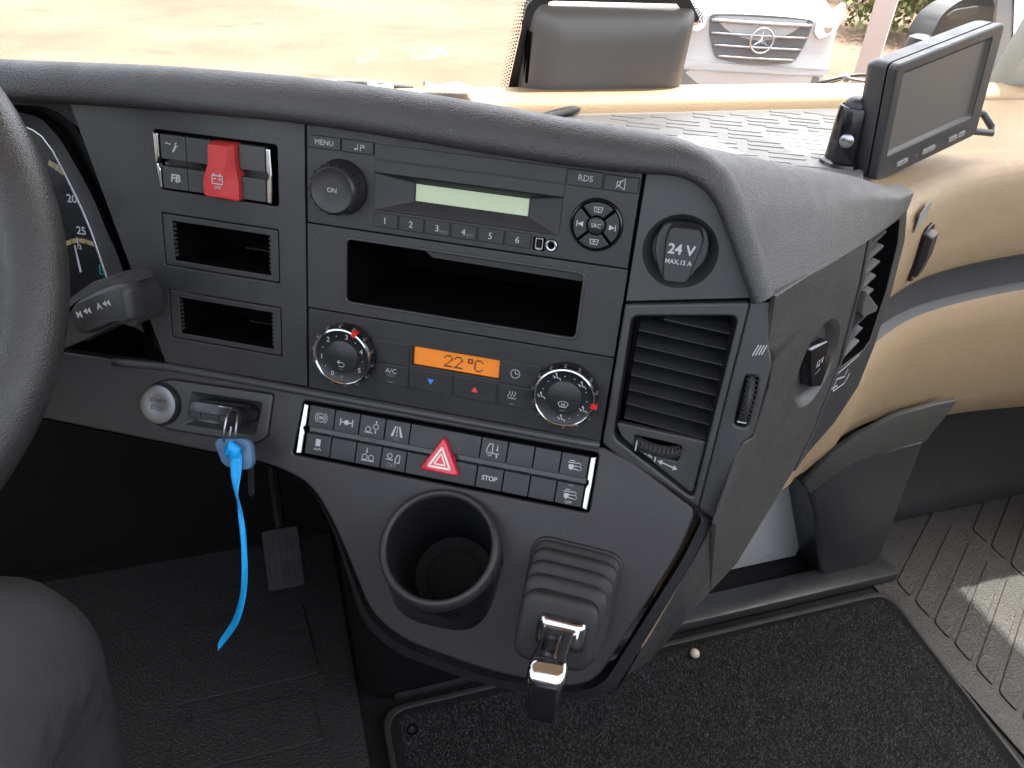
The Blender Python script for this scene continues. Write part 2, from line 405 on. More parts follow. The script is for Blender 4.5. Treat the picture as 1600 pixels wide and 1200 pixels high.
# --- left panel with three openings
mk('instrument_panel', plate([(-334,-100),(-132,-108),(-132,113.5),(-267,115)],
    [rounded([(-260,-84),(-154.5,-84),(-154.5,-37),(-257.5,-37.5)],3), rect(-259,-155,-19,25.5,2), rect(-258.5,-154.5,46,90,2)], -4, 0, .7), 'panel', dash, FM)
for i, (u0,u1,v0,v1) in enumerate(((-258,-156,-18,24.5),(-257.5,-155.5,47,89))):
    fr = mk('slot_frame', plate(rect(u0,u1,v0,v1,1.5), [rect(u0+8.5,u1-7,v0+5,v1-4.5,.8)], -5, -.4, .6), 'panel', dash, FM)
    inn = rect(u0+8.6,u1-7.1,v0+5.1,v1-4.6,.8)
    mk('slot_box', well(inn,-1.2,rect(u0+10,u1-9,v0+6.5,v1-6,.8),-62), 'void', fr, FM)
    for sd, uu in ((1,u0+8.5),(-1,u1-7)):
        for k in range(8):
            vv = v0+8+k*(v1-v0-17)/7
            mk('clip_tooth', box(uu-1.2 if sd>0 else uu-1.5, uu+1.5 if sd>0 else uu+1.2, vv-.9, vv+.9, -4, -1.4), 'panel', fr, FM, 0)
    mk('divider_rib', box(u1-40,u1-9.2,(v0+v1)/2+2,(v0+v1)/2+3,-58,-20), 'dark', fr, FM, 0)
# --- middle storage slot
ms = mk('storage_panel', plate(rect(-130.5,122.5,-27.5,41.5), [rect(-98,91.5,-20.5,32,5)], -4, 0, .6), 'rough_panel', dash, FM)
mk('slot_lip', plate(rect(-99.2,92.7,-21.7,33.2,6), [rect(-97,90.5,-19.5,31,4.5)], -2, .9, .7), 'panel', ms, FM)
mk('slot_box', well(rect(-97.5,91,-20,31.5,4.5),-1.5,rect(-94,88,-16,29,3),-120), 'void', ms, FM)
mk('slot_ledge', polyloft([([(-40,-13),(89,-13),(89,-8.6),(-34,-9.6)],-70),([(-40,-13),(89,-13),(89,-7.6),(-34,-8.8)],-24)], True, True), 'panel', ms, FM)
# --- seam trims around the centre stack
mk('seam_trim', box(-131.8,-130.8,-107,114,-5,-1.2), 'void', dash, FM, 0)
# --- 24 V panel with its round dish
p24 = mk('socket_panel', plate(rounded([(124.5,-97),(147,-100),(166,-95),(178,-81),(187,-66),(213.5,-20.5),(124.5,-4)],[0,8,8,8,8,2,0],3), [circle(157,-46,26.5)], -4, .6, .7), 'satin_panel', dash, FM)
mk('socket_dish', lathe(157,-46,[(26.8,.2),(25.6,-1.5),(21,-14),(20,-15)]), 'satin_panel', p24, FM)
# --- right corner strip with the vertical thumb wheel
cs = mk('corner_strip', plate(rounded([(212.5,-17.5),(229,-21),(230.5,10),(237,24),(236,86),(229,93),(225,168),(208.5,166)],[0,3,14,8,8,10,2,0],4), [rect(220.5,230.5,37,80,3.5)], -6, 2.2, 1.8, 3), 'satin_panel', dash, FM)
mk('wheel_well', well(rect(220.3,230.7,36.8,80.2,3.5),1,rect(222,229.5,39,78,3),-8), 'dark', cs, FM)
me = tube([L3(225.8,57.5+19*math.cos(t),-11+17*math.sin(t)) for t in [math.pi*k/12 for k in range(13)]], .0042, 10, flat=.75)
tw = mk('thumb_wheel', me, 'rubber', cs, FM)
for k in range(15):
    t = math.pi*(k+2)/18
    mk('grip_rib', box(222,229.6,57.5+22.2*math.cos(t)-.5,57.5+22.2*math.cos(t)+.5,-11+20.2*math.sin(t)-1,-11+20.2*math.sin(t)+.4), 'button', tw, FM, 0)
mk('white_mark', box(222.4,229.2,75.4,76.4,-1,2.2), 'legend', tw, FM, 0)
mk('air_icon', strokes([[(222+1.3*k+.8*k, 21.5-.6*k),(224.6+.9*k+1.0*k,13.0-.2*k)] for k in range(4)], .8, 2.5), 'legend', cs, FM, 0)

crn = [(229,-21),(230.5,10),(234,18),(237,26),(236.4,84),(231,92),(228,110),(225,168)]
mk('corner_return', loft([[L3(u-2.2,v,1) for u,v in crn],[L3(u+1,v,-3) for u,v in crn],[L3(u+4,v,-26) for u,v in crn]], False), 'dark', cs, FM, 60)
# --- padded brow swept along the top of the fascia and round its right corner
PATH = [(-560,-84,1),(-470,-89,1),(-378,-95,1),(-330,-98,1),(-258,-102,1.02),(-200,-104,1.03),(-130,-105.5,1.03),(-60,-104,1.05),(0,-101.5,1.05),(60,-99.5,1.0),(105,-99.5,.92),
        (128,-100.5,.84),(143,-101,.78),(154,-99,.72),(164,-94.5,.68),(172,-88,.66),(179,-79,.64),(187,-66,.62),(196,-51,.60),(205,-35,.58),(213.5,-20,.56)]
SEC = [(1,-3),(-2,5),(-3,13),(-1,19),(4,22),(12,21),(20,16.5),(25.5,10),(28,2),(28.3,-8),(25,-22),(20,-40),(-2,-80),(-66,-150)]
rings, outer_edge = [], []
for i, (u,v,s) in enumerate(PATH):
    a = Vector(PATH[max(0,i-1)][:2]); b = Vector(PATH[min(len(PATH)-1,i+1)][:2]); t = (b-a).normalized(); n = Vector((t.y,-t.x))
    bend = max(0,min(1,(u-128)/40)); sec = SEC[:11] if False else SEC
    r = []
    for k,(e,ww) in enumerate(sec):
        if bend and k > 9: e, ww = e*(1-bend)+18*bend, ww*(1-bend)+(-20-6*(k-9))*bend
        r.append(L3(u+n.x*e*s, v+n.y*e*s, ww*(1-.25*bend)))
    rings.append(r); outer_edge.append((u+n.x*27*s, v+n.y*27*s))
rings2 = []
def smooth_rings(rs, sub=3):
    out = []
    for i in range(len(rs)-1):
        for k in range(sub):
            t = k/sub; row = []
            for j in range(len(rs[0])):
                p0, p1, p2, p3 = rs[max(0,i-1)][j], rs[i][j], rs[i+1][j], rs[min(len(rs)-1,i+2)][j]
                row.append(.5*((2*p1)+(p2-p0)*t+(2*p0-5*p1+4*p2-p3)*t*t+(3*p1-p0-3*p2+p3)*t**3))
            out.append(row)
    out.append(rs[-1]); return out
rings = smooth_rings(rings)
me = loft(rings, False)
brow = mk('brow_pad', me, 'pad', dash, FM, 60)
sd = brow.modifiers.new('s','SUBSURF'); sd.levels = sd.render_levels = 1
mk('brow_end_cap', loft([[p for p in rings[-1][:10]],[L3(214,-19,0)]*10], False), 'pad', brow, FM)

# --- wing pad: Coons patch from the brow's corner out to the tip
bend_pts = [FM @ L3(u,v,1) for u,v in outer_edge[10:]]
def lerp_list(pts, t):
    k = t*(len(pts)-1); i = min(int(k), len(pts)-2); return pts[i].lerp(pts[i+1], k-i)
A3, B3 = bend_pts[0], bend_pts[-1]
tipT = Vector((.552,.572,-.234)); 
seam = [B3+SI.dn*.004, SI.p(*SI.px(1290,415),1.2), SI.p(*SI.px(1358,373),1.2), SI.p(*SI.px(1390,350),1.2), SI.p(*SI.px(1417,327),1)]
tipB = seam[-1]
top = [A3, A3.lerp(tipT,.33)+Vector((0,0,-.003)), A3.lerp(tipT,.66)+Vector((0,0,-.004)), tipT+Vector((-.02,-.005,-.002)), tipT]
tip = [tipT, tipT.lerp(tipB,.35)+Vector((.016,-.001,.010)), tipT.lerp(tipB,.7)+Vector((.013,-.005,.012)), tipB]
def wing(a, b):
    L_, R_, T_, B_ = lerp_list(bend_pts,b), lerp_list(tip,b), lerp_list(top,a), lerp_list(seam,a)
    P = L_*(1-a)+R_*a + T_*(1-b)+B_*b - (A3*(1-a)*(1-b)+tipT*a*(1-b)+B3*(1-a)*b+tipB*a*b)
    return P + Vector((.2,-.2,1)).normalized()*(.004*math.sin(math.pi*a)*math.sin(math.pi*b))
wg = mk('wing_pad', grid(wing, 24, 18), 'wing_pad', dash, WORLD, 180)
wg_m = wg.modifiers.new('s','SUBSURF'); wg_m.levels = wg_m.render_levels = 1
sk = [lerp_list(top,i/24) for i in range(25)]
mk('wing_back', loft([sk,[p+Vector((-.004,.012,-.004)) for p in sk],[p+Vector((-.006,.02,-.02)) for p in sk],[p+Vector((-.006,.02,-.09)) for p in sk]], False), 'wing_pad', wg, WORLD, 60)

# --- textured side face of the console, with the air outlet at its far edge
sp = lambda *pts: [SI.px(x,y) for x,y in pts]
SU, SV = SI.px(1278,568); SRU = (SI.px(1306,560)[0]-SI.px(1250,575)[0])/2; SRV = (SI.px(1276,626)[1]-SI.px(1281,511)[1])/2*.92
side = mk('side_panel', plate(sp((1212,463),(1290,413),(1356,371),(1342,446),(1323,517),(1309,571),(1271,671),(1240,735),(1152,880),(1110,925),(1119,819),(1163,693),(1177,684),(1190,645),(1201,609),(1208,566),(1200,540),(1207,500)),
     [circle(SU,SV,SRU,SRV,36)], -4, 0, .8), 'side_grain', dash, SM)
near = [LO.p(222.5,47,-6), LO.p(206.5,98,-7.5), LO.p(188.5,152,-7.5), LO.p(170,206,-7.5)]
far = [SI.p(*SI.px(1110,925),-.5), SI.p(*SI.px(1075,970),-2), LO.p(196,185,-38), LO.p(172,210,-38)]
mk('side_panel_lower', loft([near, [a.lerp(b,.5) for a,b in zip(near,far)], far], False), 'side_grain', dash, WORLD, 60)
mk('side_rib', raw([SI.p(*SI.px(1201,541),0),SI.p(*SI.px(1209,565),0),SI.p(*SI.px(1262,505),0),SI.p(*SI.px(1206,551),4)],[(0,3,2),(3,1,2),(0,1,3)]), 'side_grain', side, WORLD, 180)

# --- lower console
con_out = rounded([(-430,9),(-330,5),(126,3),(150,10.5),(203,38),(205,46),(198,78),(152,196),(132,208),(60,211),(-16,201),(-48,184),(-89,116),(-118,80),(-160,71),(-430,71)],
                  [0,0,0,2,2,3,20,12,18,30,22,22,40,26,12,0],5)
con_rim = rounded([(-430,8),(-330,4),(126,1),(151,8),(206,37),(222,47),(213,80),(168,206),(140,222),(60,228),(-24,218),(-56,199),(-95,120),(-122,84),(-162,75),(-430,75)],
                  [0,0,0,2,2,3,20,14,20,30,22,22,40,26,12,0],5)
AXD = 33; ca, sa = math.cos(rad(AXD)), math.sin(rad(AXD))
cu0, cv0 = 9.0, 65.0; CUPR = 43
# opening circle: top point on the panel, leaning out by AXD
CUPC = LO.p(cu0, cv0 + CUPR*ca, CUPR*sa + 6)
cup_axis = (LO.out*ca - LO.dn*sa).normalized()          # out of the mouth
CUP = Frame(CUPC, LO.ux, (LO.dn*ca + LO.out*sa))
kk = (CUPR*sa+6)/ca
hole_v = cv0 + CUPR*ca + kk*sa
cons = mk('console_panel', plate(con_out, [rounded([(-134,10),(122.5,8.5),(122.5,58.5),(-138,58.5)],3), circle(cu0,hole_v,46,54), rounded([(-281,33),(-276,20),(-262,13.5),(-162,9.5),(-163,47),(-172,55),(-262,58),(-276,52)],[8,8,8,3,3,6,8,8],4)], -6, 0, 2.2, 3), 'console', dash, LM)
mk('console_edge', polyloft([([(u*.6+p*.4,v*.6+q*.4) for (u,v),(p,q) in zip(con_out,con_rim)],-2.5),(con_rim,-8),([(u*.985+1,v*.985+1) for u,v in con_rim],-16),([(u*.96+3,v*.95+2) for u,v in con_rim],-40)], False, False), 'button', cons, LM, 50)
# rounded ridge between fascia and console
ridge = [FA.p(u, 117.6+max(0,-255-u)*.09, 1.2) for u in (-318,-300,-280,-262,-200,-131,-60,0,60,100,122)]
mk('ridge_trim', tube(ridge, .0046, 14, flat=.8, up=tuple(LO.dn)), 'satin_panel', dash, WORLD, 180)
mk('knee_panel', loft([[LO.p(-440,70,-8),LO.p(-240,70,-8),LO.p(-160,71,-8),LO.p(-122,80,-8)],[LO.p(-440,78,-30),LO.p(-240,78,-30),LO.p(-160,80,-30),LO.p(-118,96,-30)],[LO.p(-440,110,-200),LO.p(-240,110,-200),LO.p(-160,115,-200),LO.p(-90,140,-200)]], False), 'dark', dash)

# --- tray with ribbed mat, windscreen sill
def wprism(poly, z0, z1, bev=0):
    bm = bmesh.new(); f = bm.faces.new([bm.verts.new((x,y,z0)) for x,y in poly])
    r = bmesh.ops.extrude_face_region(bm, geom=[f])
    for q in r['geom']:
        if isinstance(q, bmesh.types.BMVert): q.co.z = z1
    if bev: bmesh.ops.bevel(bm, geom=[e for e in bm.edges if all(abs(v.co.z-z1)<1e-6 for v in e.verts)], offset=bev, segments=2, affect='EDGES', profile=.5)
    return bm_mesh(bm)
t1, t2 = FA.p(232,-36,-148), FA.p(-560,-36,-148)
mk('tray_base', wprism([(t2.x,t2.y),(t1.x,t1.y),(.50,.52),(.60,.60),(.72,.74),(.88,.945),(.90,.99),(-.95,.99),(-.95,t2.y)],-.285,-.262), 'grey_trim', dash)
def near_y(x): return t1.y+(t2.y-t1.y)*(x-t1.x)/(t2.x-t1.x) if x < t1.x else t1.y+(.60-t1.y)*(x-t1.x)/(.60-t1.x)
tm = mk('tray_mat', wprism([(.16,near_y(.16)+.02),(t1.x,t1.y+.02),(.60,.625),(.715,.765),(.845,.925),(.16,.925)],-.262,-.2555,.003), 'tray_mat', dash)
rib_me = None
pl = plate(rounded([(-21,-3.6),(21,-3.6),(21,3.6),(-21,3.6)],3.5,5), [], -1, .8, .8); finish(pl,'tray_mat')
nr = 0
for i in range(11):
    for j in range(23):
        x = .215+i*.0585+.008*(j%3); y = .575+j*.0148+(.006 if i%2 else 0)
        if x > .84 or y > .905 or y < near_y(x)+.035 or x > .559+.341*(y-.524)/.431-.05: continue
        wx = Matrix.Translation((x,y,-.2554)) @ Matrix.Rotation(rad(-24),4,'Z')
        share('mat_rib', pl, tm, wx); nr += 1
sill_prof = [(.915,-.262),(.92,-.246),(.928,-.240),(.95,-.237),(.985,-.238),(1.0,-.246)]
mk('windscreen_sill', loft([[Vector((x,y-.035*max(0,(abs(x-.35)-.3))**1.5,z)) for y,z in sill_prof] for x in [-.95+.1*k for k in range(26)]], False), 'beige', dash)

# --- beige passenger dashboard
c0 = FA.p(232,0); s60 = Vector((math.sin(rad(60)),.5,0))
BP = [Vector((c0.x,c0.y,0))+s60*k for k in (-.06,0,.1,.2,.25)] + [Vector((x,y,0)) for x,y in ((.62,.575),(.70,.625),(.80,.665),(.95,.69),(1.15,.70),(1.49,.70))]
def cr(pts, sub):
    return [r[0] for r in smooth_rings([[p] for p in pts], sub)]
BPs = cr(BP, 5)
def bnorm(i):
    t = (BPs[min(i+1,len(BPs)-1)]-BPs[max(i-1,0)]).normalized(); return Vector((t.y,-t.x,0))
def zbot(x):
    T = [(.25,-.60),(.40,-.575),(.47,-.555),(.587,-.574),(.743,-.616),(.80,-.628),(.88,-.662),(1.15,-.69),(1.5,-.70)]
    for (a,za),(b,zb) in zip(T[:-1],T[1:]):
        if x <= b: return za+(zb-za)*max(0,(x-a))/(b-a)
    return T[-1][1]
PU = [(-22,-.2630),(-9,-.2655),(-1,-.272),(3,-.286),(5,-.31),(5,-.35),(3,-.380),(-3,-.3925)]
PB = [(-3,-.3925),(-11,-.402),(-13,-.425),(-9,-.442),(2,-.4475)]
PLo = [(2,0),(9,.03),(15,.2),(17,.45),(13,.75),(4,.93),(-14,1),(-60,1.01)]
i0 = 4*5
bk = lambda i: max(0,min(1,(i0+4-i)/5))*-.014
up_rings = [[BPs[i]+bnorm(i)*(o*.001+bk(i))+Vector((0,0,z)) for o,z in PU] for i in range(i0+1,len(BPs))]
bp_up = mk('passenger_panel_upper', loft(up_rings, False), 'beige', dash, WORLD, 60)
mk('trim_band', loft([[BPs[i]+bnorm(i)*(o*.001+bk(i))+Vector((0,0,z)) for o,z in PB] for i in range(i0+1,len(BPs))], False), 'graphite', dash, WORLD, 50)
lowr = []
for i in range(len(BPs)):
    back = max(0,min(1,(i0+4-i)/5))*14
    zb = zbot(BPs[i].x); r = []
    for o,t in PLo:
        r.append(BPs[i]+bnorm(i)*((o*(1-back/14)-back)*.001)+Vector((0,0,-.4475+(zb+.4475)*t)))
    lowr.append(r)
mk('passenger_panel_lower', loft(lowr, False), 'beige', dash, WORLD, 60)
def btop(a,b):
    k = i0+1+a*(len(BPs)-2-i0); i = int(min(k,len(BPs)-2)); p = BPs[i].lerp(BPs[i+1],k-i)+bnorm(i)*(-.022+bk(i))
    q = Vector((.90+(p.x-.555)*(.59/.935),.955-.05*a,0)); r = p.lerp(q,b); r.z = -.263+.003*math.sin(math.pi*b)+.018*max(0,b-.6)/.4; return r
mk('passenger_dash_top', grid(btop,30,12), 'beige', dash, WORLD, 180)

# ================================================================== RADIO
radio = thing('car_radio', 'black radio with pale green display and ON knob at top of centre fascia', 'radio', FA.p(-4,-28))
mk('radio_face', plate([(-130,-106),(122,-101),(122,-28.6),(-130,-28.6)], [rect(-75.2,68.6,-73.2,-45.6,.8), rect(50.2,59.2,-42.2,-32.4,1), circle(64,-37.5,4.6,n=24), circle(-101.5,-59,20.5), circle(95,-57,19)], -4, .6, .6), 'radio', radio, FM)
def button(parent, u0, u1, v0, v1, w0, w1, m='button', fm=FM, r=.8, bev=.7, name='button'):
    return mk(name, plate(rect(u0,u1,v0,v1,r), [], w0, w1, bev), m, parent, fm)
def legend(parent, me, fm=FM, m='legend', name='legend'): return mk(name, me, m, parent, fm, 0)
mk('cassette_flap', plate(rect(-75.3,68.8,-94.4,-83.4,.4), [], .4, 1.7, .4), 'radio', radio, FM)
mk('upper_trim', plate(rect(-75.3,68.8,-82.4,-73.6,.4), [], .4, 1.4, .4), 'radio', radio, FM)
rc0, rc1 = rect(-75,68.4,-73,-45.8,.8), rect(-45.5,43,-68,-54.6,.5)
mk('display_surround', polyloft([(rc0,.2),(rc1,-8)], False, False), 'radio', radio, FM, 20)
dsp = mk('display', box(-45.8,43.3,-68.3,-54.3,-9.5,-8.2), 'lcd_green', radio, FM, 0)
mk('display_edge', plate(rect(-46.5,44,-69,-53.6,.4), [rect(-45.2,42.7,-67.7,-54.9,.4)], -8.2, -7.6, .2), 'gloss_black', dsp, FM)
b = button(radio,-128,-102.2,-95,-85.6,.4,2.6); legend(b, text('MENU',-115,-90.3,4.0,2.8))
b = button(radio,-101,-76.2,-95,-85.6,.4,2.6); legend(b, strokes([[(-90,-88.6),(-88.4,-88.6),(-88.4,-92)],[(-86,-88),(-86,-92),(-83.4,-92),(-83.4,-90.4),(-86,-90.4)]],.55,2.8,[circle(-90,-88.8,.9,n=8)]))
b = button(radio,70,95.2,-94.3,-82.8,.4,2.6); legend(b, text('RDS',83,-88.7,4.4,2.8))
b = button(radio,96.4,120.8,-93.6,-82.6,.4,2.6); legend(b, strokes([[(105.6,-89.6),(107.6,-89.6),(111,-91.8),(111,-84.6),(107.6,-86.4),(105.6,-86.4),(105.6,-89.6)],[(105,-85),(110,-91.4)],[(107.6,-89.6),(107.6,-86.4)]],.55,2.8))
for i in range(6):
    u = -75+20.8*i; b = button(radio,u,u+19.6,-44,-33,.2,2.0); legend(b, text(str(i+1),u+9.4,-38.2,5.0,2.2))
    if i == 2: legend(b, text('RND',u+14.6,-36.4,2.4,2.2), m='legend_dim')
    if i == 3: legend(b, text('RPT',u+14.6,-36.4,2.4,2.2), m='legend_dim')
us = mk('usb_port', plate(rounded([(51.6,-41.6),(57.6,-41.6),(57.6,-33.6),(56,-32.6),(53.2,-32.6),(51.6,-33.6)],.6), [rounded([(52.6,-40.6),(56.6,-40.6),(56.6,-34.2),(52.6,-34.2)],.5)], -3, -.2, .3), 'satin_chrome', radio, FM)
mk('port_tongue', box(53.6,55.4,-40,-35,-3,-.8), 'dark', us, FM, 0); mk('port_back', box(50,59.4,-42.4,-32,-5,-3.4), 'void', us, FM, 0)
jk = mk('audio_jack', lathe(64,-37.5,[(4.4,-1),(4.3,1.4),(3.6,1.8),(2.6,1.6),(2.2,-4)],24), 'satin_chrome', radio, FM)
mk('jack_hole', lathe(64,-37.5,[(2.25,-2),(.01,-2.1)],16), 'void', jk, FM)
# volume knob
kb = mk('volume_knob', lathe(-101.5,-59,[(20.3,-1),(20.2,6),(19.4,9.5),(18.6,16),(17.6,18.6),(16.2,19.6)],56,False), 'button', radio, FM)
cap = mk('knob_cap', lathe(-101.5,-59,[(16.3,19.4),(15.6,19.2),(14.5,18.6),(8,18.2),(.01,18.1)],48), 'radio', kb, FM)
legend(cap, text('ON',-101.5,-59,3.6,18.5))
for k in range(18):
    a = 2*math.pi*k/18; cu, cv = -101.5+18.7*math.cos(a), -59+18.7*math.sin(a)
    mk('grip_ridge', box(cu-.55,cu+.55,cv-.55,cv+.55,6,17.6), 'gloss_black', kb, FM, 0)
# four-way pad
dp = mk('pad_ring', lathe(95,-57,[(19,-2),(18.8,2.2),(17.8,3.0),(17.2,1.6),(17.1,-2)],56,False), 'gloss_black', radio, FM)
mk('pad_base', lathe(95,-57,[(17.2,-1),(.01,-1)],40), 'void', dp, FM)
for q in range(4):
    a0 = 45+90*q+3.2; pts = [(95+16.8*math.cos(rad(t)),-57+16.8*math.sin(rad(t))) for t in [a0+ (83.6)*k/14 for k in range(15)]] + \
        [(95+7.0*math.cos(rad(t)),-57+7.0*math.sin(rad(t))) for t in [a0+83.6-4-(75.6)*k/8 for k in range(9)]]
    qb = mk('pad_button', plate(pts, [], -1, 3.2, .8), 'button', radio, FM)
    cu, cv = 95+11.6*math.cos(rad(a0+41.8)), -57+11.6*math.sin(rad(a0+41.8))
    if q in (0,2): ic = strokes(at([[(-3,-1.6),(3.2,-1.6),(2.4,1.8),(-2.4,1.8),(-3,-1.6)],[(-1.6,-.2),(1.6,-.2)],[(0,-1.4),(0,1.2)]],cu,cv), .5, 3.4)
    elif q == 1: ic = strokes(at([[(-2.4,-2),(-2.4,2)]],cu,cv), .7, 3.4, [[(cu+2.2,cv-2),(cu+2.2,cv+2),(cu-1.8,cv)]])
    else: ic = strokes(at([[(2.4,-2),(2.4,2)]],cu,cv), .7, 3.4, [[(cu-2.2,cv-2),(cu-2.2,cv+2),(cu+1.8,cv)]])
    legend(qb, ic)
sb = mk('source_button', lathe(95,-57,[(6.2,-1),(6.1,3.4),(5.4,4.0),(.01,4.2)],32), 'button', radio, FM); legend(sb, text('SRC',95,-57,3.0,4.5))

# ================================================================== CLIMATE PANEL
clim = thing('climate_panel', 'climate control panel with orange 22 degree display and two chrome ringed dials', 'control panel', FA.p(-4,114))
KL, KR = FA.par(-98.5,78.5,8), FA.par(88.8,80.3,8)
mk('panel_face', plate([(-130,42.3),(122.5,42.3),(122,114),(-130,113.6)], [rect(-39.5,34,59.6,76.6,.6), circle(*KL,24), circle(*KR,24.5)], -4, .6, .6), 'radio', clim, FM)
for u0,u1,v0,v1,k in ((-74,-41.6,58.6,78,'blank'),(-71,-41.6,79,97,'ac'),(-40.6,-3.6,78.6,97,'dn'),(-2.6,33.6,78.6,97.4,'up'),(34.8,68,58.4,78,'clock'),(34.8,66,79,97.6,'heat')):
    b = button(clim,u0,u1,v0,v1,.2,1.6,'radio'); cu, cv = (u0+u1)/2, (v0+v1)/2
    if k == 'ac': legend(b, text('A/C',cu,cv-3.4,4.4,1.8)); legend(b, text('REST',cu,cv+.6,2.4,1.8),m='legend_dim'); legend(b, strokes([[(cu-2,cv+6.4),(cu+2,cv+6.4)]],.7,1.8),m='legend_dim')
    if k == 'dn': legend(b, strokes([],1,1.8,[[(cu-2.8,cv-2.2),(cu+2.8,cv-2.2),(cu,cv+2.6)]]),m='legend_blue')
    if k == 'up': legend(b, strokes([],1,1.8,[[(cu-2.8,cv+2.2),(cu+2.8,cv+2.2),(cu,cv-2.6)]]),m='legend_red')
    if k == 'clock': legend(b, strokes([arc(cu-4,cv,3.6,0,360,24),[(cu-4,cv-2.4),(cu-4,cv),(cu-1.8,cv)]],.6,1.8))
    if k == 'heat':
        legend(b, strokes([[(cu-6.4+d+.7*math.sin(t*1.1),cv-4.6+t) for t in [x*.7 for x in range(8)]] for d in (0,2.4,4.8)]+[[(cu-7,cv+1.6),(cu-.6,cv+1.6)]],.6,1.8)); legend(b, strokes([[(cu-5.4,cv+6.6),(cu-1.6,cv+6.6)]],.6,1.8),m='legend_dim')
mk('display_surround', polyloft([(rect(-39.6,34.1,59.5,76.7,.6),.3),(rect(-38.2,33.2,61,76,.4),-2.4)], False, False), 'gloss_black', clim, FM, 20)
dsp = mk('display', box(-38.6,33.5,60.6,76.3,-4,-2.5), 'lcd_orange', clim, FM, 0)
F5 = {'2':['01110','10001','00001','00010','00100','01000','11111'],'C':['01110','10001','10000','10000','10000','10001','01110'],'o':['111','101','111']}
polys = []
def dots(ch, u, v, s):
    for r, row in enumerate(F5[ch]):
        for c_, x in enumerate(row):
            if x == '1': polys.append([(u+c_*s,v+r*s),(u+c_*s+s*.9,v+r*s),(u+c_*s+s*.9,v+r*s+s*.9),(u+c_*s,v+r*s+s*.9)])
dots('2',-13,63.6,1.5); dots('2',-4.4,63.6,1.5); dots('o',7,63.6,1.5); dots('C',12.6,63.6,1.5)
legend(dsp, strokes([],1,-2.3,polys), m='lcd_digit', name='digits')
def dial(c, kind, red_a):
    u, v = c; R = 25.2
    k = mk('dial', lathe(u,v,[(R+.6,-2),(R+.8,6),(R+.2,10.5),(R-.8,12.6),(R-1.6,13.0)],64,False), 'gloss_black', clim, FM)
    mk('chrome_ring', lathe(u,v,[(R-.4,12.7),(R-.9,13.9),(R-2.0,14.2),(R-2.9,13.4),(R-3.1,12.4)],64,False), 'chrome', k, FM)
    mk('dial_face', lathe(u,v,[(R-2.8,12.6),(R-4,12.0),(14,11.6)],64,False), 'gauge', k, FM)
    cb = mk('centre_button', lathe(u,v,[(14.2,11),(13.8,12.6),(12.8,13.1),(.01,13.6)],48), 'button', k, FM)
    legend(cb, strokes([[(u-13.2,v+.4),(u+13.2,v+.4)]],.5,13.75), m='frit', name='button_split')
    for q in range(14):
        a = 2*math.pi*(q+.3)/14; cu, cv = u+(R+.5)*math.cos(a), v+(R+.5)*math.sin(a)
        mk('grip_notch', box(cu-.8,cu+.8,cv-.8,cv+.8,8.6,12.0,.3,1), 'satin_chrome', k, FM)
    a = rad(red_a); mk('red_pointer', polyloft([([(u+(R+x)*math.cos(a+y), v+(R+x)*math.sin(a+y)) for x,y in ((-3.4,-.085),(1.3,-.085),(1.3,.085),(-3.4,.085))],z) for z in (9,14.5)], True, True), 'marker_red', k, FM, 20)
    if kind == 'fan':
        for q, s in enumerate('012345'):
            t = rad(117+55*q); legend(k, text(s,u+17.9*math.cos(t),v+17.9*math.sin(t),4.4,12.3))
            if q < 5: t = rad(117+55*q+27); legend(k, strokes([],1,12.2,[circle(u+17.9*math.cos(t),v+17.9*math.sin(t),.5,n=8)]))
        legend(k, strokes([[(u+1.7*math.cos(t),v+17.9+1.7*math.sin(t)),(u-1.7*math.cos(t),v+17.9-1.7*math.sin(t))] for t in (0,.79,1.57,2.36)],.45,12.2),m='legend_dim')
        legend(cb, strokes([[(u-3.2,v+4.4),(u+.6,v+4.4)]+arc(u+.8,v+6.2,1.8,-90,90)+[(u-2,v+8)],[(u-1.6,v+3),(u-3.2,v+4.4),(u-1.6,v+5.8)]],.6,13.9)); legend(cb, strokes([[(u-1.6,v+10.4),(u+1.6,v+10.4)]],.5,13.8),m='legend_dim')
    else:
        for q in range(5):
            t = rad(-185+q*70 if q < 4 else 90); cu, cv = u+17.9*math.cos(t), v+17.9*math.sin(t)
            legend(k, strokes(at([[(-.6,-1.8),(.4,.8),(2.4,.8),(3,2.2)],[(-3.2,-.6),(-1.4,.4)],[(-2.2,1.2),(-1.2,.4)]],cu,cv), .65, 12.2, [circle(cu-.8,cv-2.6,.75,n=8)]))
            for e in (20,45):
                if q < 4: t2 = t+rad(e); legend(k, strokes([],1,12.2,[circle(u+17.9*math.cos(t2),v+17.9*math.sin(t2),.45,n=8)]))
        legend(cb, strokes([arc(u,v+7.6,5.2,-140,-40)+[(u+2.4,v+7.4),(u-2.4,v+7.4)]+[(u-4,v+4.3)]]+[[(u+d,v+6.8),(u+d,v+4.2)] for d in (-1.2,0,1.2)],.5,13.9)); legend(cb, strokes([[(u-2,v+10.4),(u+2,v+10.4)]],.5,13.8),m='legend_dim')
dial(KL,'fan',-64); dial(KR,'air',6)

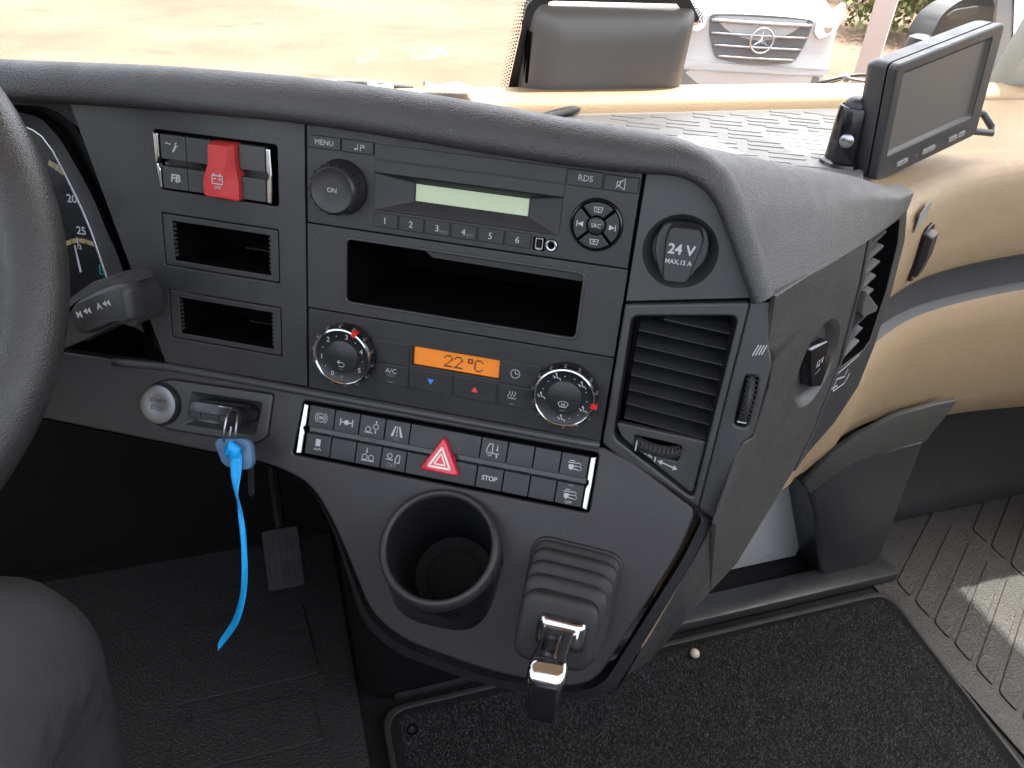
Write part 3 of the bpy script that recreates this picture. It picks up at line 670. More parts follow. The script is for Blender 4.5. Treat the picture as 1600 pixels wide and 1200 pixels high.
# ================================================================== UPPER SWITCH BLOCK
swb = thing('switch_block', 'small switch block with red battery switch cover and chrome ends', 'switch panel', FA.p(-207,-37))
mk('block_tray', well(rounded([(-260.2,-84.2),(-154.2,-84.2),(-154.2,-36.8),(-257.7,-37.2)],3),-1,rounded([(-259,-83),(-156,-83),(-156,-38),(-257,-38)],3),-9), 'void', swb, FM)
cols = (-254.6,-232.2,-209.6,-187,-164.4)
for r, (v0,v1) in enumerate(((-81,-62.2),(-56.6,-39.2))):
    for c_ in range(4):
        if c_ == 2: continue
        b = button(swb,cols[c_]+.35,cols[c_+1]-.35,v0,v1,-8,.6,'satin_panel',r=.6,bev=.6)
        cu, cv = (cols[c_]+cols[c_+1])/2, (v0+v1)/2
        if c_ == 0 and r == 0: legend(b, strokes([[(cu-6,cv-3),(cu-1.4,cv-2.6)],[(cu-6,cv-3),(cu-4.6,cv-3.6)],[(cu+3.8,cv-4.2),(cu+2.4,cv-3.2),(cu+2.8,cv-1.4),(cu+4.8,cv-1.6)]],.7,.85,[[(cu+2.2,cv-2),(cu+3.6,cv-1.2),(cu+.8,cv+3.6),(cu-.6,cv+3)]]))
        if c_ == 0 and r == 1: legend(b, text('FB',cu+.4,cv,6.0,.85,bold=.25,shear=.15))
mk('trough', box(-255,-164,-62.4,-56.4,-8,-5), 'gloss_black', swb, FM, 0)
def chrome_end(parent, pts, fm):
    return mk('chrome_end', plate(rounded(pts,1.2), [], -6, 2.0, 1.2, 3), 'chrome', parent, fm)
chrome_end(swb, [(-259.6,-82.4),(-255,-81.6),(-255,-63),(-257,-58),(-254.8,-54),(-254.8,-39),(-257,-38.4),(-259.2,-58)], FM)
chrome_end(swb, [(-164,-80.6),(-159.6,-80.6),(-158.4,-60),(-159.6,-38.6),(-163.8,-38.8),(-163.8,-56),(-161.8,-60),(-164,-63)], FM)
rdc = mk('red_cover', polyloft([(rounded([(-209,-81.4),(-187.6,-81.4),(-187.2,-66),(-184.8,-52),(-185,-37.4),(-214,-37.8),(-214,-52),(-209.6,-66)],2.5),-7),
    (rounded([(-208.8,-81.2),(-187.8,-81.2),(-187.6,-66),(-185.2,-52),(-185.4,-37.8),(-213.6,-38.2),(-213.6,-52),(-209.2,-66)],2.5),5),
    (rounded([(-206.8,-79.4),(-191,-79.4),(-192,-66),(-198,-52),(-198.4,-40),(-212,-40.2),(-212,-52),(-207,-66)],2.5),10.5)], False, True), 'red', swb, FM, 40)
bvm = rdc.modifiers.new('b','BEVEL'); bvm.width = .0011; bvm.segments = 2; bvm.limit_method = 'ANGLE'
cu, cv = FA.par(-209.4,-51.4,11); cu += 2.6
legend(rdc, strokes([[(cu-4.4,cv-3),(cu+4.4,cv-3),(cu+4.4,cv+3.2),(cu-4.4,cv+3.2),(cu-4.4,cv-3)],[(cu-3.4,cv-4),(cu-2,cv-4)],[(cu+2,cv-4),(cu+3.4,cv-4)],[(cu-3.2,cv-.6),(cu-1.4,cv-.6)],[(cu+1.4,cv-.6),(cu+3.2,cv-.6)],[(cu+2.3,cv-1.5),(cu+2.3,cv+.3)]],.8,10.8)); legend(rdc, text('OFF',cu,cv+6.2,2.6,10.8))

# ================================================================== LOWER SWITCH STRIP
sws = thing('switch_strip', 'long strip of black rocker switches with red hazard triangle and chrome ends', 'switch panel', LO.p(-5,58))
mk('strip_tray', well(rounded([(-134,10),(122.5,8.5),(122.5,58.5),(-138,58.5)],3),-1.5,rounded([(-133,11),(121.5,9.5),(121.5,57.5),(-136,57.5)],3),-9), 'void', sws, LM)
UC = [-127.5,-104,-81.2,-58.2,-36]; UC2 = [25.6,48.4,70.8,93,116]
rows = ((12.6,31.4),(37,55.4))
def sw(u0,u1,r,wt=.4): return button(sws,u0+.35,u1-.35,rows[r][0],rows[r][1],-8,wt,'button',LM,.6,.7,'switch')
def lg(b, me, m='legend'): return legend(b, me, LM, m)
S = {}
for c_ in range(4):
    for r in (0,1): S[(c_,r)] = (sw(UC[c_],UC[c_+1],r), (UC[c_]+UC[c_+1])/2, sum(rows[r])/2)
    for r in (0,1): S[(c_+5,r)] = (sw(UC2[c_],UC2[c_+1],r), (UC2[c_]+UC2[c_+1])/2, sum(rows[r])/2)
for r in (0,1): sw(UC[4],UC2[0],r)
mk('trough', box(-127,116,31.2,37.2,-8,-4.5), 'gloss_black', sws, LM, 0)
W2 = .65
def ic(c_, r, lines, wd=.65, polys=(), m='legend'):
    b, u, v = S[(c_,r)]; lg(b, strokes(at(lines,u,v), wd, W2, [[(u+x,v+y) for x,y in p] for p in polys]), m)
ic(0,0,[arc(0,0,3.6,0,360,24),arc(0,0,5.4,130,230),arc(0,0,5.4,-50,50),[(-2.2,1),(-1,0),(0,1),(1,0),(2.2,1)],[(-2,-.8),(2,-.8)]],.75)
ic(1,0,[[(-5.4,-2.8),(-5.4,2.8)],[(5.4,-2.8),(5.4,2.8)],[(-5.4,0),(-1.6,0)],[(1.6,0),(5.4,0)]],1.0,[circle(0,0,2.2,n=14)])
ic(2,0,[arc(-3,2,2.2,0,360,18),arc(3.6,-1,2.2,0,360,18),[(-6,4.8),(1,4.8)],[(3.6,-6),(3.6,-4)],[(3.6,2.2),(3.6,4.4)]],.75,[[(2.6,-4.8),(4.6,-4.8),(3.6,-6.6)],[(2.6,3.2),(4.6,3.2),(3.6,5)]])
ic(3,0,[[(0,-4.6),(0,-2.6)],[(0,-1.4),(0,.8)],[(0,2),(0,4)]],.8,[[(-2.2,-5),(-1.2,-5),(-3,4),(-5.4,4)],[(2.2,-5),(1.2,-5),(3,4),(5.4,4)]])
lg(S[(3,0)][0], text('OFF',S[(3,0)][1],S[(3,0)][2]+6,2.2,W2),'legend_dim')
ic(0,1,[[(-3,4.4),(-1.4,2.6),(0,4.4),(1.8,2.4),(3.2,4)]],.7,[[(-2.2,-5.4),(2.2,-5.4),(2.2,.8),(-2.2,.8)]])
ic(2,1,[arc(-2.9,2,2.3,0,360,18),arc(2.9,2,2.3,0,360,18),[(-5.6,4.9),(5.6,4.9)],[(-1.4,-6),(-1.4,-2.6)]],.75,[[(-2.4,-3.2),(-.4,-3.2),(-1.4,-1)]])
ic(3,1,[arc(-3.4,-3,2,0,360,16),[(-6,-3),(-5.4,-3)],[(-6,.2),(-.6,.2)],[(1.6,2),(1.6,-1),(3.2,-4.6),(5.4,-4.6),(5.4,2),(1.6,2)]],.75); lg(S[(3,1)][0], text('OFF',S[(3,1)][1]-1,S[(3,1)][2]+5,3.6,W2),'legend_dim')
ic(5,0,[[(-5.6,2.6),(-5.6,-1),(-4,-5),(-1,-5),(-1,2.6),(4.8,2.6)],arc(-3,3.6,1.4,0,360,12),[(3,-4),(3,-.4)],[(3,4.2),(3,6)]],.75,[[(2,-1.4),(4,-1.4),(3,.6)],[(2,4.6),(4,4.6),(3,3)]])
b, u, v = S[(5,1)]; lg(b, text('STOP',u,v,4.0,W2,bold=.12))
for r in (0,1):
    ic(8,r,[[(-5,-2.2),(0,-2.2),(3.6,-2.6)],[(-3.6,-3.8),(0,-3.8)],arc(4,-1.2,1.4,-90,100),arc(4.6,1.8,1.6,-80,120),[(4.4,3.2),(-1,2.6)],[(0,.4),(3,.2)]],.7,[[(-4.4,-.6),(-.4,-.6),(-.4,2.4),(-2.4,4.2),(-4.4,2.4)]])
b, u, v = S[(8,1)]; lg(b, text('OFF',u,v+6.8,2.6,W2)); lg(b, strokes([[(u-1.6,v-7.6),(u+1.6,v-7.6)]],1,W2),'legend_dim')
chrome_end(sws, [(-132.6,12),(-128.2,12.6),(-128.2,31),(-130,34),(-128.6,38),(-129,56),(-134.6,57),(-134,34)], LM)
chrome_end(sws, [(116.6,12.4),(121.2,11.4),(121.4,34),(121,56.6),(116.4,55.6),(116.4,38),(118.4,34),(116.6,31)], LM)
tri = lambda s, o=0: [(-5.2+0*s,17.2+16*(1-s)*1.25), (12.4-17.6*(1-s),48.6-10.4*(1-s)), (-22.8+17.6*(1-s),48.6-10.4*(1-s))]
hz = mk('hazard_button', polyloft([(rounded(tri(1),3.6,5),-4),(rounded(tri(1),3.6,5),4.2),(rounded(tri(.94),3.3,5),5.8),(rounded(tri(.86),3,5),6.4)], False, True), 'hazard_red', sws, LM, 30)
def trio(s): t = tri(s); return t+[t[0]]
lg(hz, strokes([trio(.52)],1.9,6.65),'legend_pink'); lg(hz, strokes([trio(.27)],1.2,6.65),'legend_pink')

# ================================================================== START BUTTON, KEY
kp_o = rounded([(-281,33),(-276,20),(-262,13.5),(-162,9.5),(-163,47),(-172,55),(-262,58),(-276,52)],[8,8,8,3,3,6,8,8],4)
kpl = mk('key_plate', plate(kp_o,[rounded([(-238,21),(-171,18.5),(-174,47.5),(-241,50)],2)],-6,1.6,1.4,3), 'satin_panel', cons, LM)
mk('key_recess', well(rounded([(-238,21),(-171,18.5),(-174,47.5),(-241,50)],2),1,rounded([(-228,28.5),(-186,27),(-188,41),(-230,42.5)],2),-9), 'satin_panel', kpl, LM, 20)
st = thing('start_button', 'round satin chrome start stop button left of the key slot', 'button', LO.p(-265,36,1.6))
sbm = mk('button_cap', lathe(-265.5,36.2,[(17.8,-1),(17.9,5),(17,7.6),(14.5,8.4),(8,7.4),(.01,7.0)],56), 'button_satin', st, LM)
mk('button_ring', lathe(-265.5,36.2,[(19.4,1),(19.2,2.6),(18.2,2.8),(18.0,1)],56,False), 'dark', st, LM)
lg(sbm, text('START',-265.5,33.0,4.0,7.95),'graphite'); lg(sbm, strokes([[(-271,36.2),(-260,36.2)]],.4,7.9),'graphite'); lg(sbm, text('STOP',-265.5,39.6,4.0,7.95),'graphite')
key = thing('key_fob', 'black key fob pushed into the dashboard key slot', 'key', LO.p(-208,36,2))
def KX(x, y, w): u, v = LO.px(x,y,w); return (u,v)
fo = rounded([KX(296,634,26),KX(302,626,26),KX(372,636,26),KX(384,648,26),KX(380,664,26),KX(368,668,26),KX(300,656,26),KX(294,648,26)],3,3)
fin = [(u*.97+(-212)*.03, v) for u,v in fo]
mk('fob_body', polyloft([(fin,-10),(fo,8),(fo,22),([(u*.97+-212*.03,v*.94+34*.06) for u,v in fo],26.5)], True, True), 'gloss_black', key, LM, 50)
for x0, x1 in ((298,312.5),(314,341),(342.5,356)):
    q = [KX(x0,642+(x0-298)*.15,27),KX(x1,642+(x1-298)*.15,27),KX(x1,652+(x1-298)*.15,27),KX(x0,652+(x0-298)*.15,27)]
    mk('fob_button', plate(q,[],25,27.6,.5), 'button', key, LM)
mk('chrome_strip', plate([KX(342,633.5,27),KX(361,637,27),KX(361,638.6,27),KX(342,635.2,27)],[],26,27.4,.3), 'chrome', key, LM)
kr = thing('key_ring', 'small steel split rings hanging from the key fob', 'ring', LO.p(*KX(360,668,27),27))
for x, y, r, tl in ((356,668,.0125,.25),(369,668,.0105,.5)):
    c = LO.p(*KX(x,y,29),29); e1 = LO.dn; e2 = (LO.out*math.cos(tl)+LO.ux*math.sin(tl)).normalized()
    mk('split_ring', tube([c+e1*(r*1.15*math.cos(t))+e2*(r*.8*math.sin(t)) for t in [2*math.pi*k/28 for k in range(28)]], .0009, 8, True), 'satin_chrome', kr)
kt = thing('key_tag', 'slate blue plastic key tag hanging below the key slot', 'key tag', LO.p(*KX(368,735,34),34))
TG = lambda *p: [KX(x,y,32) for x,y in p]
tg = rounded(TG((337,690),(345,683),(388,684),(396,694),(399,722),(392,734),(374,732),(358,729),(349,722)),3.5,4)
tgc = (sum(u for u,v in tg)/len(tg), sum(v for u,v in tg)/len(tg)); tgs = lambda k: [(tgc[0]+(u-tgc[0])*k,tgc[1]+(v-tgc[1])*k) for u,v in tg]
mk('tag_body', polyloft([(tgs(.93),29),(tgs(1),30.5),(tgs(1),34),(tgs(.95),35.6),(tgs(.88),36)], True, True), 'key_tag', kt, LM, 40)
sh = thing('key_shank', 'dark spare key hanging behind the blue tag', 'key', LO.p(*KX(385,760,24),24))
mk('blade', plate(TG((381,730),(390,732),(391,775),(386,780),(382,772)),[],24,26.5,.6), 'dark', sh, LM)
rb = thing('blue_ribbon', 'bright blue ribbon knotted to the key tag and hanging down', 'ribbon', LO.p(*KX(343,1015,40),40))
def ribbon_mesh(rows, w, tw):
    rg = []
    for i, (x0,x1,y0,y1) in enumerate(rows):
        d = tw(i); a = LO.p(*KX(x0,y0,w+d),w+d); b = LO.p(*KX(x1,y1,w-d),w-d); m_ = a.lerp(b,.5)+LO.out*(.0012*math.sin(i*1.7))
        rg.append([a,a.lerp(m_,.5),m_,m_.lerp(b,.5),b])
    rg = smooth_rings(rg,4)
    bm_ = loft(rg, False); return bm_
o = mk('knot', tube([LO.p(*KX(x,y,39),39+dz) for x,y,dz in ((353,712,-2),(358,703,2),(365,697,4),(371,701,3),(368,709,2),(361,714,1))], [.002,.0052,.006,.0058,.005,.002], 10, flat=.6), 'ribbon', rb)
o = mk('band', ribbon_mesh([(356,367,700,698),(360,377,712,708),(360,378,728,726),(361,376,745,743),(364,373,762,761),(368,371.5,776,776),(370.5,374,786,785),(372,379,805,804),(374.5,384,830,829),(377,386,860,859),(377.5,386.5,890,890),(376,385,920,921),(371,380.5,945,948),(361,371,972,976),(341.5,353.5,1003,1001),(341.5,343.5,1017,1014)], 40, lambda i: 1.6*math.sin(i*.9)), 'ribbon', rb, WORLD, 180)
so_ = o.modifiers.new('t','SOLIDIFY'); so_.thickness = .0005

# ================================================================== POWER SOCKETS
c24 = thing('power_socket_cap', 'grey socket cap printed 24 V MAX.15 A in round dish', 'socket cap', FA.p(157,-20))
o24 = lambda k, du=0: rounded([(157+du+(u-157)*k,-46+(v+46)*k) for u,v in ((143,-66),(171,-66.5),(176.5,-56),(175.5,-44),(166,-25.5),(147,-25),(139,-44),(138.5,-56))],[5,5,7,7,5,5,7,7],4)
cb24 = mk('cap_body', polyloft([(o24(1.0),-15),(o24(1.0),-2),(o24(.96),.6)], False, True), 'satin_panel', c24, FM, 40)
gp = rounded([(147,-65.4),(168.5,-66),(172.4,-58),(165.6,-25.6),(147.6,-25.2),(145,-56)],[3,3,6,4,4,6],4)
grip = mk('cap_grip', polyloft([(gp,-1),([(157+(u-157)*.97,-46+(v+46)*.97) for u,v in gp],8),([(157+(u-157)*.9,-46+(v+46)*.94) for u,v in gp],9.8)], False, True), 'rough_panel', c24, FM, 40)
legend(grip, text('24 V',157.4,-49.4,7.2,10.1,bold=.25)); legend(grip, text('MAX.15 A',156.8,-40.6,3.3,10.1,bold=.1,sx=.95))
c12 = thing('power_socket_cap', 'narrow black socket cap printed 12 V on the console side', 'socket cap', SI.p(*SI.px(1277,605)))
su, sv_ = SU, SV
mk('socket_dish', lathe(0,0,[(1,0),(.93,-.12),(.8,-.55),(.001,-.6)],40), 'side_grain', c12, SM @ Matrix.Translation(L3(su,sv_,-.2)) @ Matrix.Diagonal((SRU+.2,SRV+.2,16,1)))
gq = rounded([SI.px(1264,546),SI.px(1294,530),SI.px(1298,560),SI.px(1282,604),SI.px(1266,606)],3,3)
g12 = mk('cap_grip', polyloft([(gq,-11),(gq,-1),([(su+(u-su)*.9,sv_+(v-sv_)*.93) for u,v in gq],1)], False, True), 'gloss_black', c12, SM, 40)
mk('legend', text('12 V',su+.6,sv_-1,6.4,1.3,sx=.9,bold=.2), 'legend', g12, SM, 0); mk('legend', strokes([[(su-5,sv_+8),(su+5,sv_+6.6)]],1.4,1.3), 'legend_dim', g12, SM, 0)

# ================================================================== AIR VENTS
v1 = thing('air_vent', 'large slatted air vent below the 24 V socket', 'air vent', FA.p(165,166))
vo = rounded([(124.5,-1.8),(212,-17.4),(208,165.5),(124,115)],[2,3,3,3],3)
vi = rounded([(130.5,6),(206.5,-6.6),(203,150),(131.5,108)],[6,7,7,6],5)
mk('vent_frame', plate(vo,[vi],-8,2.2,1.8,3), 'satin_panel', v1, FM)
vin = lambda k, w: ([(167.5+(u-167.5)*k, 66+(v-66)*k) for u,v in vi], w)
mk('vent_well', polyloft([vin(1.0,.2),vin(.95,-8),vin(.93,-60)], False, True), 'dark', v1, FM, 30)
sl_me = polyloft([([(-33.2,-.9),(33.2,-.9),(33.2,.1),(-33.2,.3)],0),([(-33.2,-.4),(33.2,-.4),(33.2,1.0),(-33.2,1.0)],-24)], True, True); finish(sl_me,'panel',20)
for k in range(8):
    vl, vr = 6+12.35*k, 10.5+12.6*k
    ang = math.atan2(vr-vl,67)
    Wm = FM @ Matrix.Translation(L3(170.5,(vl+vr)/2,-5)) @ Matrix.Rotation(-ang,4,'Z') @ Matrix.Rotation(rad(9),4,'X')
    if k == 0: Wm = Wm @ Matrix.Translation((.009,0,0)) @ Matrix.Diagonal((.74,1,1,1))
    share('slat', sl_me, v1, Wm)
vv_me = box(-.6,.6,-48,48,-50,-34); finish(vv_me,'void',0)
for u in (150,185): share('guide_vane', vv_me, v1, FM @ Matrix.Translation(L3(u,50,-4)))
lp = rounded([(131.5,96.5),(203.5,99.5),(202,148),(138,108.5)],[4,2,6,5],4)
lpn = mk('lower_plate', plate(lp,[rounded([(147.5,104.5),(186.5,106.5),(185.5,121.5),(160,118),(149,113)],3)],-9,-2.4,1.2), 'satin_panel', v1, FM)
tw2 = mk('thumb_wheel', tube([L3(167.5+18.5*math.cos(t),112.5+.06*18.5*math.cos(t),-12+13.5*math.sin(t)) for t in [math.pi*k/14 for k in range(15)]], .0052, 12, flat=.8), 'rubber', v1, FM)
for k in range(16):
    t = math.pi*(k+1.5)/19; u = 167.5+22.3*math.cos(t)
    mk('grip_rib', box(u-.45,u+.45,108.6,116.6,-13+18.6*math.sin(t)-1,-13+18.6*math.sin(t)+.5), 'button', tw2, FM, 0)
mk('white_mark', box(150.2,151.2,108.4,116.4,-4,1.6), 'legend', tw2, FM, 0)
mk('wheel_well', box(146,188,103,123,-22,-18), 'void', lpn, FM, 0)
legend(lpn, strokes([[(167.4,118.6),(167.4,124.6)],[(173,124.2),(183,127)]],1.1,-2.0,[[(153,116.6),(165,118),(164.6,122.2)],[(173.6,121.8),(172.8,126.6),(169.6,123.4)],[(183,124.4),(182.2,129.4),(186,127.8)]]))
v2 = thing('air_vent', 'narrow upright side air vent at the far edge of the console', 'air vent', SI.p(*SI.px(1245,740)))
vo2 = sp((1358,370),(1390,347),(1417,325),(1413,375),(1392,458),(1365,542),(1340,604),(1302,662),(1261,708),(1242,736),(1273,671),(1311,571),(1325,517),(1344,446))
vi2 = sp((1362,374),(1385,357),(1405,342),(1402,380),(1383,458),(1358,533),(1349,546),(1314,573),(1329,517),(1348,446))
mk('vent_frame', plate(vo2,[vi2],-5,.6,.8), 'panel', v2, SM)
cc2 = (sum(u for u,v in vi2)/len(vi2), sum(v for u,v in vi2)/len(vi2))
mk('vent_well', polyloft([(vi2,0),([(cc2[0]+(u-cc2[0])*.9-16,cc2[1]+(v-cc2[1])*.97) for u,v in vi2],-34)], False, True), 'void', v2, SM, 30)
for xt, yt in ((1386,361),(1382,384),(1376,408),(1370,430),(1366,452),(1361,472),(1355,492),(1349,512),(1344,532)):
    yl = yt+26; xl = 1362-(yl-374)*.232
    a, b = Vector(SI.px(xl,yl)), Vector(SI.px(xt,yt))
    mk('slat', polyloft([([(a.x,a.y),(b.x,b.y),(b.x,b.y+1.6),(a.x,a.y+1.6)],-.5),([(a.x+.5,a.y-8),(b.x-2,b.y-5),(b.x-2,b.y-3.8),(a.x+.5,a.y-6.6)],-16)], True, True), 'grey_dark', v2, SM, 20)
tb = sp((1346,453),(1364,477),(1361,485),(1341,494),(1338,487))
mk('slat_tab', plate(rounded(tb,2),[],-3,5,1.4), 'arch_trim', v2, SM)
iu, iv = SI.px(1311,598)
lg2 = strokes([sp((1308,583),(1341,554)),sp((1306,592),(1318,588),(1323,577)),sp((1306,592),(1303,600),(1300,611)),sp((1300,611),(1318,598),(1326,583)),sp((1298,607),(1307,602))],1.5,.9); mk('legend', lg2, 'legend', v2, SM, 0)

# ================================================================== CUP HOLDER
cup = thing('cup_holder', 'round black cup holder set into the lower console', 'cup holder', LO.p(cu0,hole_v,0))
CM = CUP.m
mk('rim', lathe(0,0,[(49.6,-46),(49.8,-9),(49.2,-4),(47.6,-1),(45.8,0),(44.2,-.6),(43.0,-2.4),(42.7,-5)],72,False), 'console', cup, CM, 180)
mk('cup_wall', lathe(0,0,[(42.8,-4),(41.5,-10),(38,-92),(36,-99),(26,-99.6),(25.5,-99.0),(24,-99.0),(23.5,-99.6),(.01,-99.8)],72), 'dark', cup, CM, 40)
sk0, sk1 = [], []
for k in range(72):
    t = 2*math.pi*k/72; sk0.append(CUP.p(49.2*math.cos(t),49.2*math.sin(t),-9))
    c_, s_ = math.cos(t), math.sin(t); e = .62 if s_ > 0 else 1.0
    sk1.append(LO.p(cu0+1+(50 if s_ < 0 else 47)*math.copysign(abs(c_)**e,c_), hole_v+ (62*math.copysign(abs(s_)**e,s_) if s_ > 0 else 55*s_), .4))
mk('skirt', loft([sk0,[a_.lerp(b_,.5) for a_,b_ in zip(sk0,sk1)],sk1,[p-LO.out*.012 for p in sk1]]), 'gloss_black', cup, WORLD, 50)

# ================================================================== BRAKE LEVER
lev = thing('parking_brake_lever', 'chrome parking brake lever in a ribbed black rubber boot', 'lever', LO.p(118,130,0))
def bsq(cu, cv, hu, hv, r=14): return rounded([(cu-hu*.94,cv-hv),(cu+hu,cv-hv*.92),(cu+hu*.97,cv+hv),(cu-hu,cv+hv*.96)],r,7)
lv = []
for k, (w0, hu, hv, cu, cv) in enumerate(((0,37,36,118.5,122),(13,36,35.5,118.2,125),(25,35,34,117.4,130),(36,33.5,32.5,116.2,136),(46,30.5,28,114.6,141))):
    lv += [(bsq(cu,cv,hu,hv),w0-(4 if k else 2)),(bsq(cu,cv,hu+.8,hv+.8),w0+2.5),(bsq(cu,cv,hu,hv),w0+6),(bsq(cu,cv,hu-4.4,hv-4.4,12),w0+7.4)]
    if k < 4: lv += [(bsq(cu,cv+2,hu-6.0,hv-6.0,11),w0+9.0)]
lv += [(bsq(114.4,141.5,24,22.5,11),53.2)]
bt = mk('boot', polyloft(lv, False, True), 'rubber', lev, LM, 70)
bt.modifiers.new('s','SUBSURF').render_levels = 1
mk('boot_base', plate(bsq(118.5,122,39.5,38.5,16),[],-2,3,2,3), 'rubber', lev, LM)
def LPX(x, y, w): return LO.p(*LO.px(x,y,w), w)
def bar(pts, hw_, hh, name, m, r=.35):
    rg = []
    for i, p in enumerate(pts):
        a, b = pts[max(0,i-1)], pts[min(len(pts)-1,i+1)]; t = (b-a).normalized()
        e1 = (LO.ux - LO.ux.dot(t)*t).normalized(); e2 = t.cross(e1); W_ = hw_[i] if isinstance(hw_,(list,tuple)) else hw_; H_ = hh[i] if isinstance(hh,(list,tuple)) else hh
        q = rounded([(-W_,-H_),(W_,-H_),(W_,H_),(-W_,H_)], min(W_,H_)*r, 4); rg.append([p+e1*(x*.001)+e2*(y*.001) for x,y in q])
    return mk(name, loft(rg,True,True,True), m, lev, WORLD, 50)
cs0 = LPX(878,978,53)
mk('collar', polyloft([(bsq(*LO.px(876,988,50),19.5,13,6),44),(bsq(*LO.px(876,988,54),19.5,13,6),55),(bsq(*LO.px(876,990,57),17.5,11,5),58.5),(bsq(*LO.px(875,992,60),15,9.5,5),60)], False, True), 'chrome', lev, LM, 40)
KP = [(874,990,55,14.2,8),(871,998,64,12.6,7),(867,1008,73,11.8,6.4),(863,1021,82,11.8,6.6),(859,1034,90,12.6,7.6),(857,1044,95,13.6,9.6),(855,1053,97.5,14,11),(853,1061,97.5,13.8,11.2)]
KS = smooth_rings([[LPX(x,y,z),Vector((a,b_,0))] for x,y,z,a,b_ in KP],3)
bar([r[0] for r in KS],[r[1].x for r in KS],[r[1].y for r in KS],'shaft','chrome',.55)
pts = [LPX(852,1060,97),LPX(850,1080,96),LPX(848,1100,93),LPX(847,1109,90)]
bar(pts,[12.4,12.0,11.4,10.5],[10.6,10.4,9.5,8],'grip_frame','chrome',.4)
bar([p+LO.out*.0042-LO.dn*0 for p in pts[:3]]+[pts[3]+LO.out*.003],[10.2,10.0,9.8,9.0],[9,9,8.4,7],'grip','gloss_black',.35)

# ================================================================== STEERING WHEEL
WN = Vector((0,-math.cos(rad(38)),math.sin(rad(38)))); wc = Vector((-.371,.545,-.234)); we1 = Vector((1,0,0)); we2 = WN.cross(we1)
swl = thing('steering_wheel', 'black leather steering wheel rim at the left edge', 'steering wheel', wc)
rg = []
for i in range(97):
    t = 2*math.pi*i/96; c = wc+(we1*math.cos(t)+we2*math.sin(t))*.2205; rr = we1*math.cos(t)+we2*math.sin(t); row = []
    for k in range(20):
        a = 2*math.pi*k/20; q = .0215*(1+.06*math.cos(2*a)-.10*math.exp(-((a-2.4)/.35)**2)); row.append(c+rr*(q*math.cos(a))+WN*(q*1.02*math.sin(a)))
    rg.append(row)
mk('rim', loft(rg), 'wheel_leather', swl, WORLD, 180)
hubm = lathe(0,0,[(.085,-.02),(.088,0),(.08,.022),(.05,.032),(.001,.036)],40); hubm.transform(Matrix.Diagonal((1000,1000,1000,1)))
HF = Matrix(((we1.x,we2.x,WN.x,wc.x),(we1.y,we2.y,WN.y,wc.y),(we1.z,we2.z,WN.z,wc.z),(0,0,0,1)))
mk('hub', hubm, 'pad', swl, HF @ Matrix.Translation((0,0,-.03)))
for a in (180,0,245,295):
    t = rad(a); d = we1*math.cos(t)+we2*math.sin(t)
    if a != 0: mk('spoke', tube([wc+d*.07-WN*.02,wc+d*.14-WN*.014,wc+d*.207], [.026,.021,.016], 12, flat=.55, up=tuple(WN)), 'gloss_black', swl)
mk('steering_column', tube([wc-WN*.04,wc-WN*.12,wc-WN*.40], [.06,.075,.085], 24), 'dark', swl)

# ================================================================== STALK
KW = 62
KF = lambda x, y: FA.px(x,y,KW)
stk = thing('control_stalk', 'chunky black gear stalk marked M and A beside the steering wheel', 'stalk', FA.p(*KF(100,520),KW))
sbd = rounded([KF(20,545),KF(28,512),KF(104,490),KF(118,470),KF(180,444),KF(200,446),KF(210,470),KF(213,508),KF(204,512),KF(186,505),KF(90,550)],[4,4,4,6,8,8,6,5,5,6,4],4)
mk('lower_body', polyloft([([(u,v+2) for u,v in sbd],KW-34),(sbd,KW-26),(sbd,KW-4),([(u*.985-2.5,v*.97+1) for u,v in sbd],KW)], True, True), 'console', stk, FM, 50)
cap_ = rounded([KF(26,506),KF(100,470),KF(112,466),KF(150,438),KF(176,433),KF(196,437),KF(203,447),KF(180,444),KF(125,468),KF(104,488)],[3,3,3,5,5,5,3,4,4,3],4)
mk('top_cap', polyloft([(cap_,KW-30),(cap_,KW+2),([(u,v+.6) for u,v in cap_],KW+5)], True, True), 'satin_panel', stk, FM, 50)
TF = lambda x, y: FA.px(x,y,KW+9)
tw_ = rounded([TF(108,487),TF(118,471),TF(148,455),TF(180,443),TF(199,448),TF(208,500),TF(200,504),TF(184,503),TF(136,524),TF(120,522),TF(110,508)],[5,5,6,6,6,5,4,5,6,6,6],4)
twc = (sum(u for u,v in tw_)/len(tw_), sum(v for u,v in tw_)/len(tw_))
twist = mk('twist_grip', polyloft([(tw_,KW-6),(tw_,KW+4),([(twc[0]+(u-twc[0])*.96,twc[1]+(v-twc[1])*.94) for u,v in tw_],KW+8),([(twc[0]+(u-twc[0])*.86,twc[1]+(v-twc[1])*.78) for u,v in tw_],KW+11)], False, True), 'rough_panel', stk, FM, 50)
def slant(me, x, y):
    u, v = FA.px(x,y,KW+11.4)
    return mk('legend', me, 'legend', twist, FM @ Matrix.Translation(L3(u,v,KW+11.4)) @ Matrix.Rotation(rad(17),4,'Z'), 0, False)
slant(text('M',0,0,5.2,0,bold=.1),124,492); slant(text('A',0,0,5.2,0,bold=.1),155,479)
for x, y in ((136,486),(166,474)):
    slant(strokes([],1,0,[[(-3.6,0),(0,-2.4),(0,2.4)],[(0.2,-.3),(3.4,-2.6),(3.4,2.6)]]),x,y)

